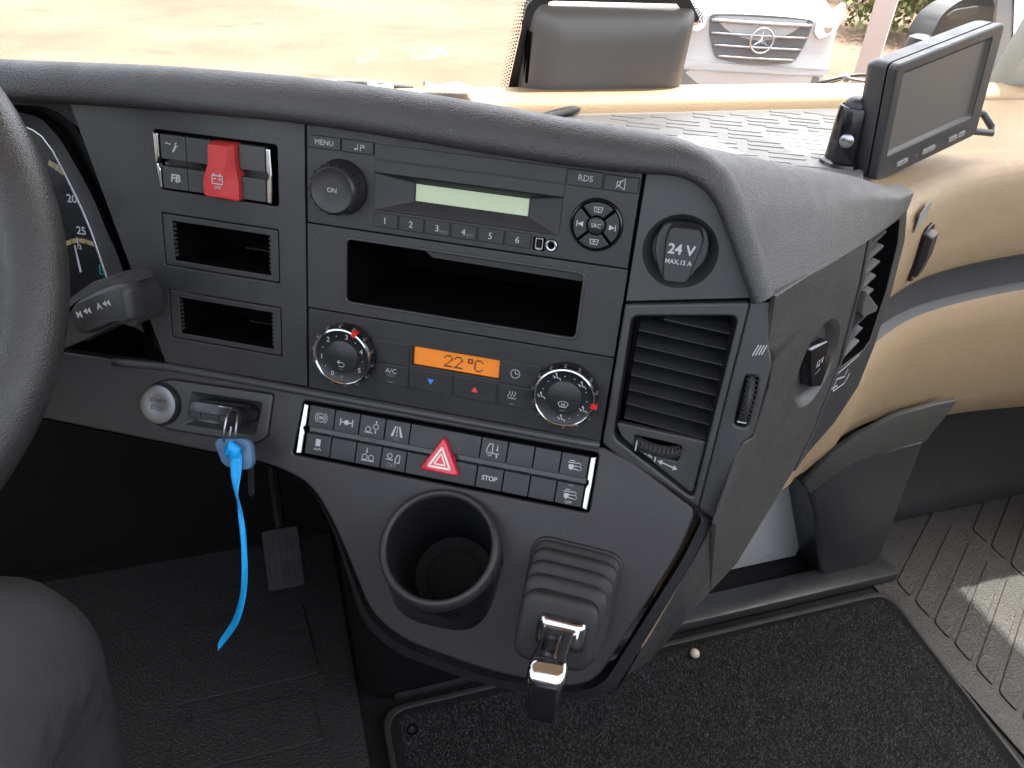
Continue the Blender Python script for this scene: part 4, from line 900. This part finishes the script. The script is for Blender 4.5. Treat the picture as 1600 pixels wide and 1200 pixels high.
# ================================================================== INSTRUMENT CLUSTER
CW_ = -30
KC = lambda x, y, w=CW_: FA.px(x,y,w)
clu = thing('instrument_cluster', 'instrument cluster with white numerals behind the steering wheel', 'gauge', FA.p(*KC(60,430),CW_))
ring = [(20,190),(52,203),(66.5,213),(83,235),(97.5,264),(114,297),(128.5,328),(141.5,359),(153,393),(190,500)]
seam_px = [(20,164),(59,165.5),(92,176),(121,200),(144,246),(165,290),(185,334),(203,377),(219,424),(262,560)]
mid = [(20,173),(59,183.6),(77,199),(95,220),(113,250),(131,282),(149,318),(167,362),(185,403),(225,520)]
fc = [FA.p(*KC(x,y),CW_) for x,y in ring]; back = [FA.p(*KC(-330,y),CW_) for x,y in ring]
mk('gauge_face', loft([back,fc],False), 'gauge', clu)
sm1 = smooth_rings([[FA.p(*KC(x,y,-22),-22),FA.p(*KC(xm,ym,-6),-6)] for (x,y),(xm,ym) in zip(ring,mid)],4)
mk('bezel', loft(sm1,False), 'satin_panel', clu, WORLD, 60)
sm2 = smooth_rings([[FA.p(*KC(xm,ym,-6),-6),FA.p(*KC((xm*.6+xs*.4),(ym*.6+ys*.4),-24),-24),FA.p(*KC(xs-2,ys,-8),-8)] for (xm,ym),(xs,ys) in zip(mid,seam_px)],4)
mk('hood', loft(sm2,False), 'dark', clu, WORLD, 60)
mk('top_shelf', raw([FA.p(*KC(x,y,w_),w_) for x,y,w_ in ((10,150,-2),(70,152,-2),(106,156,-2),(124,200,-5),(92,176,-9),(59,165.5,-9),(20,164,-9))],[tuple(range(7))]), 'satin_panel', clu)
mk('bright_ring', tube([FA.p(*KC(x,y,-20),-20) for x,y in ring], .0012, 8), 'satin_chrome', clu)
mk('cluster_back', box(-760,-336,-98,170,-64,-60), 'void', clu, FM, 0)
mk('cluster_roof', loft([[FA.p(-760,-72,10),FA.p(-336,-99,2)],[FA.p(-760,-72,-62),FA.p(-336,-99,-62)]],False), 'dark', clu)
def gtext(s, x, y, sz): u, v = KC(x,y,CW_+1); legend(clu, text(s,u,v,sz,CW_+1,bold=.15), name='numeral')
gtext('20',112,311,7.2); gtext('25',127,361,7.2); gtext('/2',124,386,4.2)
def gstroke(pts, wd, m, name, dz=1): mk(name, strokes([[KC(x,y,CW_+dz) for x,y in pts]],wd,CW_+dz), m, clu, FM, 0)
gstroke([(103,381),(112,377),(122,375.5),(134,377),(146,381.5)],4.0,'gauge_gold','scale_band'); gstroke([(78,255),(88,261),(98,269)],5,'gauge_gold','scale_band')
gstroke([(120,371),(122,381)],1.0,'legend','tick',1.5); gstroke([(142,377),(146,383)],.8,'legend','tick',1.5); gstroke([(91,257),(87,266)],1.0,'legend','tick',1.5)
mk('needle', loft([[FA.p(*KC(115.5,383,CW_+4),CW_+4),FA.p(*KC(117.5,383,CW_+4),CW_+4)],[FA.p(*KC(124.5,426,CW_+4),CW_+4),FA.p(*KC(128,425,CW_+4),CW_+4)]],False), 'legend', clu)
u, v = KC(160,422,CW_+1); mk('fuel_icon', strokes([[(u-2.6,v-4),(u+2.6,v-4),(u+2.6,v+4),(u-2.6,v+4),(u-2.6,v-4)],[(u-2.6,v),(u+2.6,v)]],1.1,CW_+1), 'teal', clu, FM, 0)

# ================================================================== FLOOR AND FOOTWELLS
FR = thing('rubber_floor', 'black rubber floor mat with long raised pads on the passenger side', 'floor mat', (1.15,.4,FLOOR))
mk('mat_sheet', wbox(.885,1.49,-.4,.76,FLOOR,FLOOR+.004), 'floor_rubber', FR)
def strip(n): return plate(rounded([(0,0),(196,-128),(196,-161),(0,-33)],[7,7,9,9],4),[],0,3.4,1.6)
pad = strip(0); finish(pad,'floor_rubber')
for k in range(-2,9):
    share('mat_pad', pad, FR, Matrix.Translation((.928,.538-.0425*k-.036,FLOOR+.0035)))
    share('mat_pad', pad, FR, Matrix.Translation((1.155,.690-.0425*k-.036,FLOOR+.0035))) if k > -1 else None
DF = thing('rubber_floor', 'black textured rubber mat in the driver footwell', 'floor mat', (-.2,.5,FLOOR))
mk('mat_sheet', wbox(-.9,.045,-.4,.96,FLOOR,FLOOR+.004), 'footwell_rubber_shaded', DF)
for (x0,x1,y0,y1) in ((-.19,-.005,.59,.665),(-.19,.0,.69,.82),(-.19,-.01,.50,.565)):
    mk('mat_pad', plate(rounded([(x0*1000,-y0*1000),(x1*1000,-y0*1000),(x1*1000-12,-y1*1000),(x0*1000+4,-y1*1000)],8,4),[],FLOOR*1000+3.5,FLOOR*1000+8,2), 'footwell_rubber_shaded', DF)
cp = thing('carpet_mat', 'black flecked carpet mat on the floor below the console', 'carpet', (.48,.2,FLOOR))
cpoly = rounded([(75,-605),(890,-600),(800,300),(60,300)],30,5)
mk('carpet_sheet', plate(cpoly,[],FLOOR*1000+4,FLOOR*1000+12,3), 'carpet', cp)
mk('bound_edge', plate([(480+(u-480)*1.012,-150+(v+150)*1.012) for u,v in cpoly],[[(480+(u-480)*.992,-150+(v+150)*.992) for u,v in cpoly]],FLOOR*1000+2,FLOOR*1000+13.5,3,3), 'rubber', cp)
vsx, fsx = [], []
for k in range(90000):
    x, y = random.uniform(.09,.87), random.uniform(.0,.59)
    if x > .79+.1*(y/.6)-.0: continue
    a = random.uniform(0,6.28); l = random.uniform(.0015,.004); d = Vector((math.cos(a)*l,math.sin(a)*l,random.uniform(.001,.0035))); n = Vector((-math.sin(a),math.cos(a),0))*.0003
    p = Vector((x,y,FLOOR+.0118)); i = len(vsx); vsx += [p-n,p+n,p+d]; fsx.append((i,i+1,i+2))
mesh_ = bpy.data.meshes.new('pile'); mesh_.from_pydata([tuple(q) for q in vsx],[],fsx)
tag(mk('carpet_pile', mesh_, 'carpet_fleck', cp, WORLD, 0), kind='stuff')
mk('eyelet', lathe(105,-570,[(8,FLOOR*1000+11),(7.4,FLOOR*1000+14),(5,FLOOR*1000+14),(4.6,FLOOR*1000+9)],24,False), 'gloss_black', cp, WORLD)
st_ = at_z(1085,1023,FLOOR+.014)
peb = lathe(st_.x*1000,-st_.y*1000,[(.5,FLOOR*1000+11),(5,FLOOR*1000+12.5),(7.2,FLOOR*1000+16),(6.4,FLOOR*1000+20),(3,FLOOR*1000+22.5),(.01,FLOOR*1000+23)],14)
tag(mk('pebble', peb, 'stone', None, WORLD, 180), 'small pale pebble lying on the carpet mat edge', 'pebble')
rl = mk('sill_rail', wbox(.09,.93,.622,.668,FLOOR+.001,FLOOR+.022,.006), 'panel'); tag(rl, 'black plastic rail along the front edge of the carpet', 'rail')
def prism_y(pxs, y0, y1, name, m, label, cat, bev=.006, parent=None):
    P_ = [at_y(x,y,y0) for x,y in pxs]; bm = bmesh.new(); f = bm.faces.new([bm.verts.new(p) for p in P_]); r = bmesh.ops.extrude_face_region(bm, geom=[f])
    for q in r['geom']:
        if isinstance(q, bmesh.types.BMVert): q.co.y = y1
    if bev: bmesh.ops.bevel(bm, geom=[e for e in bm.edges if all(abs(v.co.y-y0)<1e-6 for v in e.verts)], offset=bev, segments=2, affect='EDGES', profile=.5)
    o = mk(name, bm_mesh(bm), m, parent, WORLD, 40)
    return tag(o, label, cat) if label else o
pil = prism_y([(1266,772),(1330,726),(1447,690),(1372,888),(1360,930),(1285,905),(1270,800)],.652,.80,'support_pillar','panel','dark plastic support pillar under the beige passenger panel','pillar',.01)
prism_y([(1258,756),(1300,708),(1340,681),(1400,650),(1460,633),(1496,626),(1474,655),(1447,690),(1390,704),(1330,726),(1266,772)],.644,.6515,'pillar_shoulder','arch_trim',None,None,.002,pil)
fl = mk('metal_flap', wbox(.55,.80,.715,.725,FLOOR+.001,-.60,.003), 'sheet_metal'); tag(fl, 'pale grey metal sheet glimpsed behind the console foot', 'panel')
fb = mk('footwell_board', loft([[Vector((x,.742,FLOOR+.002)) for x in (.93,1.2,1.49)],[Vector((x,.735,FLOOR+.02)) for x in (.93,1.2,1.49)],[Vector((x,.75,FLOOR+.045)) for x in (.93,1.2,1.49)],[Vector((x,.80,FLOOR+.12)) for x in (.93,1.2,1.49)],[Vector((x,.80,-.70)) for x in (.93,1.2,1.49)],[Vector((x,.77,-.62)) for x in (.93,1.2,1.49)]],False), 'panel', None, WORLD, 60); tag(fb, 'dark padded toe board in the passenger footwell', 'panel')
tw3 = mk('console_foot', wbox(.05,.30,.62,.98,FLOOR+.001,-.66,.03,3), 'dark'); tag(tw3, 'dark console foot standing on the cab floor', 'panel')
def pedal(px, py, w_, h_, label):
    c = at_y(px,py,.83); t = thing('foot_pedal', label, 'pedal', (c.x,c.y,FLOOR))
    R_ = Matrix.Translation(c) @ Matrix.Rotation(rad(52),4,'X')
    mk('pedal_pad', plate(rect(-w_,w_,-h_,h_,6),[],-4,5,2), 'pedal_rubber', t, R_)
    for k in range(6): mk('pad_groove', box(-w_+4+k*(2*w_-10)/5,-w_+6+k*(2*w_-10)/5,-h_+6,h_-6,4.6,6.4), 'pedal_rubber', t, R_, 0)
    mk('pedal_arm', tube([c+Vector((0,.01,0)),c+Vector((0,.06,.05)),c+Vector((0,.09,.2))],.008,8), 'dark', t)
pedal(443,872,26,44,'ribbed accelerator pedal deep in the driver footwell')

# ================================================================== PERSON (driver's right leg)
per = thing('person', 'person in dark grey trousers, bent knee at lower left corner', 'person', (-.22,.35,FLOOR))
def chain(pts, sub=6):
    r = smooth_rings([[Vector(p[:3]), Vector((p[3],p[4],0))] for p in pts], sub); return [(a, q.x, q.y) for a, q in r]
SPN = [(-.345,-.20,-.49,.096,.09),(-.325,-.05,-.480,.094,.088),(-.292,.10,-.468,.088,.083),(-.262,.20,-.456,.081,.079),(-.240,.28,-.440,.076,.074),(-.218,.345,-.440,.070,.069),(-.208,.390,-.464,.066,.066),(-.207,.404,-.52,.058,.062),(-.215,.385,-.64,.056,.062),(-.218,.36,-.78,.054,.060),(-.22,.35,-.875,.056,.062)]
rg = []; ch = chain(SPN,7); prev = Vector((0,0,1))
for i, (c, a_, b_) in enumerate(ch):
    t = (ch[min(i+1,len(ch)-1)][0]-ch[max(i-1,0)][0]).normalized(); e1 = Vector((1,0,0)); e1 = (e1-e1.dot(t)*t).normalized(); e2 = e1.cross(t)
    row = []
    for k in range(36):
        a = 2*math.pi*k/36; fold = 1+.016*math.sin(3*a+i*.35)+.010*math.sin(i*.8+2*math.cos(a))+.022*max(0,math.sin(i*.62+1.6*a+.8*math.sin(2*a)))**5+.018*max(0,math.sin(-i*.5+2.3*a+1.1))**6
        row.append(c+e1*(a_*fold*math.cos(a))+e2*(b_*fold*math.sin(a)))
    rg.append(row)
mk('trouser_leg', loft(rg,True,True,True), 'trouser', per, WORLD, 180)
def thigh_line(i0_, a0, a1, n, off=.0015, di=0):
    out = []
    for k in range(n):
        f_ = k/(n-1); i = i0_+di*f_; ii = int(i); row = rg[ii]; aa = (a0+(a1-a0)*f_)*36/360; j = int(aa)%36; p = row[j].lerp(row[(j+1)%36], aa-int(aa)); p2 = rg[ii+1][j].lerp(rg[ii+1][(j+1)%36], aa-int(aa)); p = p.lerp(p2,i-ii); out.append(p+(p-ch[ii][0]).normalized()*off)
    return out
mk('pocket_seam', tube(thigh_line(27,-60,170,36,.0008,-3),.0022,6), 'trouser_seam', per, WORLD, 180)
mk('shoe', loft([[Vector((-.22+x*s,.31+y0,FLOOR+.004+z*h)) for x,z in ((-.045,0),(.045,0),(.048,.4),(.03,.9),(0,1),(-.03,.9),(-.048,.4))] for y0,s,h in ((-.06,.7,.05),(-.04,.95,.09),(.03,1,.10),(.10,1,.075),(.17,1.02,.055),(.21,.8,.045),(.225,.4,.03))],True,True,True), 'gloss_black', per, WORLD, 60)

# ================================================================== MONITOR ON THE DASH TOP
MR = Matrix.Translation((.720,.680,-.187)) @ Matrix.Rotation(rad(15.7),4,'Z') @ Matrix.Rotation(rad(-2),4,'X') @ Matrix.Rotation(rad(-10.2),4,'Y') @ Matrix.Rotation(rad(90),4,'X')
mon = thing('monitor', 'black dash monitor with blank screen, painted grey for cab reflection, on the beige dash top', 'monitor', (.75,.70,-.245))
mo = rect(-92.5,92.5,-62.5,62.5,8)
mk('rear_housing', polyloft([([(u*.93,v*.93) for u,v in mo],-38),([(u*.985,v*.985) for u,v in mo],-31),(mo,-26),(mo,-12)], True, False), 'panel', mon, MR, 40)
bz = rect(-79,72,-51,34.5,2)
mk('front_bezel', plate(mo,[bz],-11.2,0,2.2,3), 'panel', mon, MR)
mk('screen', polyloft([(bz,-.8),(rect(-76,69.5,-48.5,32.5,1),-4.5)], False, True), 'screen', mon, MR, 20)
for u0,u1 in ((-60,-41),(-15,8),(33,49),(51,64)):
    b = mk('button', plate(rect(u0,u1,48,54,2),[],-1,1.6,.8), 'grey_trim', mon, MR); mk('legend', strokes([[((u0+u1)/2-3,51),((u0+u1)/2+3,51)]],.7,1.9), 'frit', b, MR, 0)
mk('status_light', lathe(-24,51,[(1.2,-.5),(1.1,.6),(.01,.8)],12), 'legend_dim', mon, MR)
pb = at_z(1312,256,-.256)
mt = thing('monitor_mount', 'black ball mount post with steel screw left of the monitor', 'mount', (pb.x,pb.y,-.256))
mk('post', lathe(pb.x*1000,-pb.y*1000,[(23,-256),(22,-252),(18.5,-250),(18,-196),(17,-193),(15.5,-192.6),(15,-194)],40), 'gloss_black', mt)
mk('ball', lathe(pb.x*1000,-pb.y*1000,[(13,-194),(12.6,-189),(10,-185),(5,-182.6),(.01,-182)],28), 'panel', mt, WORLD, 180)
sd_ = (Vector((0,0,-.2))-pb); sd_.z = 0; sd_.normalize(); sx_ = sd_.cross(Vector((0,0,1)))*-1
SF = Frame(Vector((pb.x,pb.y,-.226))+sd_*.0172, sx_, Vector((0,0,-1)))
mk('screw', lathe(0,0,[(7.4,-2),(7.4,1.4),(5.6,2.6),(.01,3)],24), 'satin_chrome', mt, SF.m)
mk('arm', tube([Vector((pb.x,pb.y+.006,-.21)),Vector((pb.x+.04,pb.y+.02,-.20)),Vector((.725,.712,-.19))],.011,12), 'panel', mt)
ce = at_z(1531,214,-.236)
cb_ = thing('monitor_cable', 'short grey cable looping from the monitor onto the dash', 'cable', ce)
mk('cable', tube([ce+Vector((-.035,.01,.012)),ce+Vector((-.01,.004,.006)),ce+Vector((.016,.0,.004)),ce+Vector((.019,.006,.010)),ce+Vector((.012,.018,.022)),ce+Vector((-.014,.026,.024))],.0042,10), 'graphite', cb_, WORLD, 180)

# rocker on the beige panel with its sticker
def bpanel(px, py):            # frame lying on the beige face under a pixel
    q = ray(px,py); best = None
    for i in range(i0,len(BPs)-1):
        a, b = BPs[i], BPs[i+1]; dx, dy = b.x-a.x, b.y-a.y; det = q.x*(-dy)+dx*q.y
        t = (a.x*(-dy)+dx*a.y)/det; k = (q.x*a.y-q.y*a.x)/det
        if 0 <= k <= 1: n = bnorm(i); return Frame(q*t+n*.0055, Vector((-n.y,n.x,0)), Vector((0,0,-1)))
def turned(f, a): return Frame(f.o, f.ux*math.cos(a)+f.dn*math.sin(a), f.dn*math.cos(a)-f.ux*math.sin(a))
RF = turned(bpanel(1431,392), rad(-14))
rk = thing('rocker_switch', 'black rocker switch on the beige passenger panel', 'switch', RF.o)
mk('switch_bezel', plate(rounded([(-14,-36),(14,-36),(14,36),(-14,36)],10,6),[],-3,2.6,1.6,3), 'gloss_black', rk, RF.m)
mk('rocker', polyloft([(rounded([(-8.5,-29),(8.5,-29),(8.5,29),(-8.5,29)],2),2),(rounded([(-8.2,-28),(8.2,-28),(8.2,28),(-8.2,28)],2),6),(rounded([(-7.6,-26),(7.6,-26),(7.6,2),(-7.6,2)],2),10)], False, True), 'panel', rk, RF.m, 40)
mk('legend', strokes([[(-3,17),(3,17)]],1.2,6.5), 'legend_dim', rk, RF.m, 0)
KF2 = turned(bpanel(1434,335), rad(-10))
sk_ = thing('sticker', 'small grey printed sticker above the rocker switch', 'sticker', KF2.o)
mk('label_sheet', plate(rect(-20,20,-11,11,1),[],-.5,.6,.2), 'grey_trim', sk_, KF2.m); mk('legend', text('Pulsgen',0,3,6.4,.8,bold=.15), 'legend', sk_, KF2.m, 0)

# ================================================================== THINGS ON THE TRAY AND SILL
a_, b_ = at_z(846,184,-.250), at_z(905,168,-.250)
pen = mk('black_bar', tube([a_.lerp(b_,k/6) for k in range(7)],[.006,.0075,.008,.008,.008,.0075,.006],10,flat=.6), 'pad', None, WORLD, 60); tag(pen, 'slim black bar lying on the tray behind the brow', 'bar')
def foil(x0, x1, y0, label):
    a, b = at_z(x0,y0,-.236), at_z(x1,y0+3,-.236); rng = random.Random(x0)
    me = grid(lambda s,t: a.lerp(b,s)+Vector((0,.028*t,.006+.006*math.sin(3.1*t)*(1+.35*math.sin(9*s+x0))+rng.uniform(-.0004,.0004))), 14, 8)
    o = mk('foil_strip', me, 'foil', None, WORLD, 0); o.modifiers.new('t','SOLIDIFY').thickness = .001; tag(o, label, 'foil')
foil(668,742,150,'crumpled silver foil strip on the windscreen sill, the longer one'); foil(578,617,150,'short silver foil scrap half hidden behind the brow')
HS = Frame(Vector((0,.975,0)), Vector((1,0,0)), Vector((0,0,-1)))
chs = thing('camera_housing', 'dark rounded camera housing at the foot of the windscreen', 'camera housing', (.435,.94,-.236))
hp = lambda l, r, t, b, rr=14: rounded([(l+6,t),(r-4,t),(r,t+12),(r-6,b),(l-6,b),(l,t+14)],[rr,rr,rr,3,3,rr],5)
mk('cover', polyloft([(hp(347,580,130,256),-36),(hp(347,580,132,256),-22),(hp(350,577,137,256),-8),(hp(357,571,146,256,18),1),(hp(369,560,160,256,22),6),(hp(388,545,184,252,20),8)], False, True), 'camera_cover', chs, HS.m, 180)
for k in range(4):
    mk('vent_slit', box(343.4+.6*k,346.6+.6*k,162+3*k,232,-30+7*k,-26+7*k), 'void', chs, HS.m, 0)
wp = thing('wiper', 'black wiper arm outside at the foot of the windscreen, left one', 'wiper', at_y(540,137,1.06))
mk('arm', tube([at_y(x,y,1.06) for x,y in ((440,135),(490,129),(560,130),(600,134),(645,139))],[.004,.006,.006,.005,.004],8), 'pad', wp, WORLD, 180)
mk('blade', tube([at_y(x,y,1.075) for x,y in ((440,133),(520,126),(590,129),(640,138))],.004,8), 'pad', wp, WORLD, 180)
wp = thing('wiper', 'thin wiper arm outside the windscreen, right of the van', 'wiper', at_y(1330,120,1.07))
mk('arm', tube([at_y(x,y,1.07) for x,y in ((1275,131),(1300,124),(1322,119),(1345,117),(1375,118))],.003,8), 'graphite', wp, WORLD, 180)
mk('blade', tube([at_y(x,y,1.08) for x,y in ((1290,131),(1320,122),(1345,126),(1380,128))],.0025,8), 'legend', wp, WORLD, 180)
mk('joint', tube([at_y(x,y,1.068) for x,y in ((1318,118),(1324,124))],.006,8), 'legend', wp, WORLD, 180)
# right: holder, pillar, mirror
YB = 1.0
BK = Frame(Vector((0,YB,0)), Vector((1,0,0)), Vector((0,0,-1)))
def BX(x, y, w=0): return BK.px(x,y,w)
hd = thing('dash_holder', 'black device holder standing behind the monitor', 'holder', (1.0,1.0,-.235))
bo = rounded([BX(1446,150),BX(1452,64),BX(1470,30),BX(1500,8),BX(1545,0),BX(1552,20),BX(1530,150)],[3,10,12,12,6,6,3],4)
mk('holder_body', polyloft([(bo,-50),(bo,-4),([(u*.99+10,v*.97-4) for u,v in bo],0)], True, True), 'panel', hd, BK.m, 40)
mk('holder_lip', plate(rounded([BX(1474,26),BX(1490,14),BX(1528,8),BX(1524,22),BX(1480,32)],6),[],-2,4,1.5), 'graphite', hd, BK.m)

cn = at_y(1430,90,.985); mk('side_can', lathe(cn.x*1000,-cn.y*1000,[(20,-236),(20,-182),(18,-175),(10,-171),(.01,-170)],28), 'panel', hd)
pl_ = mk('windscreen_pillar', loft([[Vector((1.135,.96,-.25)),Vector((1.19,.955,-.25)),Vector((1.24,1.0,-.25)),Vector((1.16,1.02,-.25))],[Vector((1.135,.755,.80)),Vector((1.20,.75,.80)),Vector((1.26,.79,.80)),Vector((1.17,.81,.80))]],True,True,True), 'pillar_green'); tag(pl_, 'pale grey green windscreen pillar at the right edge', 'pillar')
mc = ray(1592,70)*1.75
MF = Frame(mc, _r, _d)
mir = thing('side_mirror', 'dark outside mirror with lavender glass at the right edge', 'mirror', mc)
def MX(x, y, w=0): return MF.px(x,y,w)
mo_ = rounded([MX(1566,-90),MX(1680,-110),MX(1680,120),MX(1600,140),MX(1548,150),MX(1549,132)],[6,6,20,20,6,4],4)
mk('housing', polyloft([([(u*.95+6,v) for u,v in mo_],-70),(mo_,-40),(mo_,0)], True, True), 'mirror_body', mir, MF.m, 40)
mk('mirror_pane', plate(rounded([MX(1586,-80),MX(1670,-95),MX(1670,100),MX(1580,112)],8),[],0,3,1), 'mirror_glass', mir, MF.m)

# ================================================================== VAN OUTSIDE
q = ray(1187,60); D = 9.7; vd = Vector((q.x,q.y,0)).normalized(); vpos = vd*D + Vector((0,0,GZ))
vy = Matrix.Rotation(rad(20),3,'Z') @ vd; vx = Vector((vy.y,-vy.x,0))
VM = Matrix(((vx.x,vy.x,0,vpos.x),(vx.y,vy.y,0,vpos.y),(0,0,1,vpos.z),(0,0,0,1)))
van = thing('parked_van', 'white delivery van facing the truck with round star emblem', 'van', vpos)
PR = [(.10,.22),(.0,.30),(-.03,.45),(-.03,.62),(.0,.72),(.02,.95),(.03,1.16),(.12,1.22),(.45,1.32),(.95,1.42),(1.05,1.46),(1.75,2.25),(2.1,2.5),(2.6,2.6),(5.6,2.62),(5.75,2.5),(5.75,.4),(5.6,.3)]
def fx(x): return .16*abs(x)**2.4
rg = []
for k in range(21):
    x = -.98+1.96*k/20; e = max(0,abs(x)-.86)/.12
    rg.append([Vector((x*(1-.06*max(0,(z-1.3))/1.3), y+(fx(x)+.10*e*e)*(1 if y < 3 else 0), z-(.05*e*e if z > 1.1 else 0))) for y,z in PR])
mk('body', loft(rg,False), 'van_white', van, VM, 50)
for sgn in (0,-1): mk('side_wall', raw(rg[sgn],[tuple(range(len(PR)))]), 'van_white', van, VM, 0)
def vface(poly, off, thick, name, m, parent=None, smooth=50):
    """slab that follows the curved nose; poly in (x, z)"""
    f_ = [Vector((x, -.03+fx(x)+.0-off+(.06*max(0,(z-.62))/.5), z)) for x,z in poly]; b_ = [p+Vector((0,thick,0)) for p in f_]
    return mk(name, loft([b_,f_],True,False,True), m, parent or van, VM, smooth)
gpoly = rounded([(-.60,1.17),(-.3,1.19),(0,1.195),(.3,1.19),(.60,1.17),(.56,.95),(.46,.73),(.2,.70),(0,.70),(-.2,.70),(-.46,.73),(-.56,.95)],.06,3)
gr = vface(gpoly,.012,.05,'grille','van_grey')
for z, hw2 in ((1.115,.57),(.99,.55),(.87,.50),(.76,.44)):
    mk('grille_bar', tube([Vector((x,-.03+fx(x)-.03+.06*(z-.62)/.5,z-.0)) for x in [-hw2+2*hw2*k/16 for k in range(17)]],.014 if z<1.1 else .02,8), 'satin_chrome', gr, VM, 180)
EO = Vector((0,-.085,.952))
em = mk('star_emblem', tube([EO+Vector((.128*math.cos(t),0,.128*math.sin(t))) for t in [2*math.pi*k/40 for k in range(40)]],.012,10,True), 'chrome', van, VM, 180)
for a in (90,210,330):
    t = rad(a); d = Vector((math.cos(t),0,math.sin(t))); n = Vector((-math.sin(t),0,math.cos(t)))
    mk('star_point', raw([EO+d*.122,EO+n*.022,EO-n*.022,EO+Vector((0,-.022,0)),EO+Vector((0,.012,0))],[(0,1,3),(0,3,2),(0,4,1),(0,2,4)]), 'chrome', em, VM, 0)
for sg in (-1,1):
    hl_ = vface([(sg*x,z) for x,z in rounded([(.63,1.17),(.80,1.24),(.95,1.36),(.955,1.2),(.90,1.05),(.70,.98),(.62,1.05)],.04,3)],.03,.08,'headlight','lamp_glass')
    mk('lens', lathe(0,0,[(50,0),(45,14),(25,20),(.01,22)],20), 'chrome', hl_, VM @ Matrix.Translation((sg*.76,.02,1.1)) @ Matrix.Rotation(rad(90),4,'X'))
    for y in (.95,4.6):
        wl = mk('wheel', tube([Vector((sg*.80,y,.35)),Vector((sg*.99,y,.35))],.34,28), 'tyre', van, VM, 40); mk('rim', tube([Vector((sg*.985,y,.35)),Vector((sg*.995,y,.35))],.21,24), 'satin_chrome', wl, VM, 40)
vface(rounded([(-.84,.58),(.84,.58),(.78,.34),(.3,.27),(-.3,.27),(-.78,.34)],.05,3),.02,.05,'lower_grille','van_grey')
vface(rounded([(-.94,.67),(-.3,.69),(.3,.69),(.94,.67),(.92,.60),(.3,.61),(-.3,.61),(-.92,.60)],.02,2),.035,.06,'bumper_strip','van_white')
mk('windscreen', loft([[Vector((x,1.04+fx(x),1.485)) for x in (-.84,-.4,0,.4,.84)],[Vector((x,1.70+fx(x),2.235)) for x in (-.76,-.4,0,.4,.76)]],False), 'gloss_black', van, VM)
mk('bonnet_seam', tube([Vector((x,.06+fx(x),1.213)) for x in [-.9+.1*k for k in range(19)]],.006,6), 'van_grey', van, VM)

# ================================================================== BEYOND THE VAN
def shrub(px, py, D_, rx, rz, n, label):
    q = ray(px,py); d = Vector((q.x,q.y,0)).normalized()*D_; rng = random.Random(px)
    t = thing('shrub', label, 'shrub', d+Vector((0,0,GZ)), 'shrubs beyond the yard')
    mk('trunk', tube([d+Vector((0,0,GZ)),d+Vector((.05,0,GZ+rz*.8)),d+Vector((-.1,.1,GZ+rz*1.4))],[.09,.06,.03],8), 'bark', t)
    vs_, fs_ = [], []
    cl = [Vector((rng.uniform(-1,1)*rx*.75,rng.uniform(-1,1)*rx*.6,rz*rng.uniform(.5,1.5))) for _ in range(22)]
    for k in range(n):
        c = rng.choice(cl); p = d+Vector((0,0,GZ))+c+Vector((rng.gauss(0,rx*.2),rng.gauss(0,rx*.2),rng.gauss(0,rz*.22)))
        if p.z < GZ+.05: continue
        a = Vector((rng.uniform(-1,1),rng.uniform(-1,1),rng.uniform(-.6,1))).normalized(); b = a.orthogonal().normalized()*rng.uniform(.05,.10); c2 = a.cross(b); i = len(vs_)
        vs_ += [p-b,p+c2*.6,p+b,p-c2*.6]; fs_.append((i,i+1,i+2,i+3))
    me = bpy.data.meshes.new('f'); me.from_pydata([tuple(v) for v in vs_],[],fs_); mk('crown', me, 'foliage', t, WORLD, 0)
shrub(1455,25,19,2.2,1.1,5200,'green shrub left of the black holder in the far yard'); shrub(1400,-30,24,2.0,1.2,3500,'yellowish green shrub farther back behind the pale post')
pq = ray(1368,60); pdn = Vector((pq.x,pq.y,0)).normalized()*12.5
pp_ = thing('gate_post', 'pale slanting concrete post on a dark foot right of the van', 'post', pdn+Vector((0,0,GZ)))
mk('shaft', tube([pdn+Vector((0,0,GZ+.12)),pdn+Vector((0,0,GZ+2.4))],.19,4), 'concrete', pp_, WORLD, 20)
mk('foot', tube([pdn+Vector((0,0,GZ)),pdn+Vector((0,0,GZ+.13))],.24,4), 'van_grey', pp_, WORLD, 20)
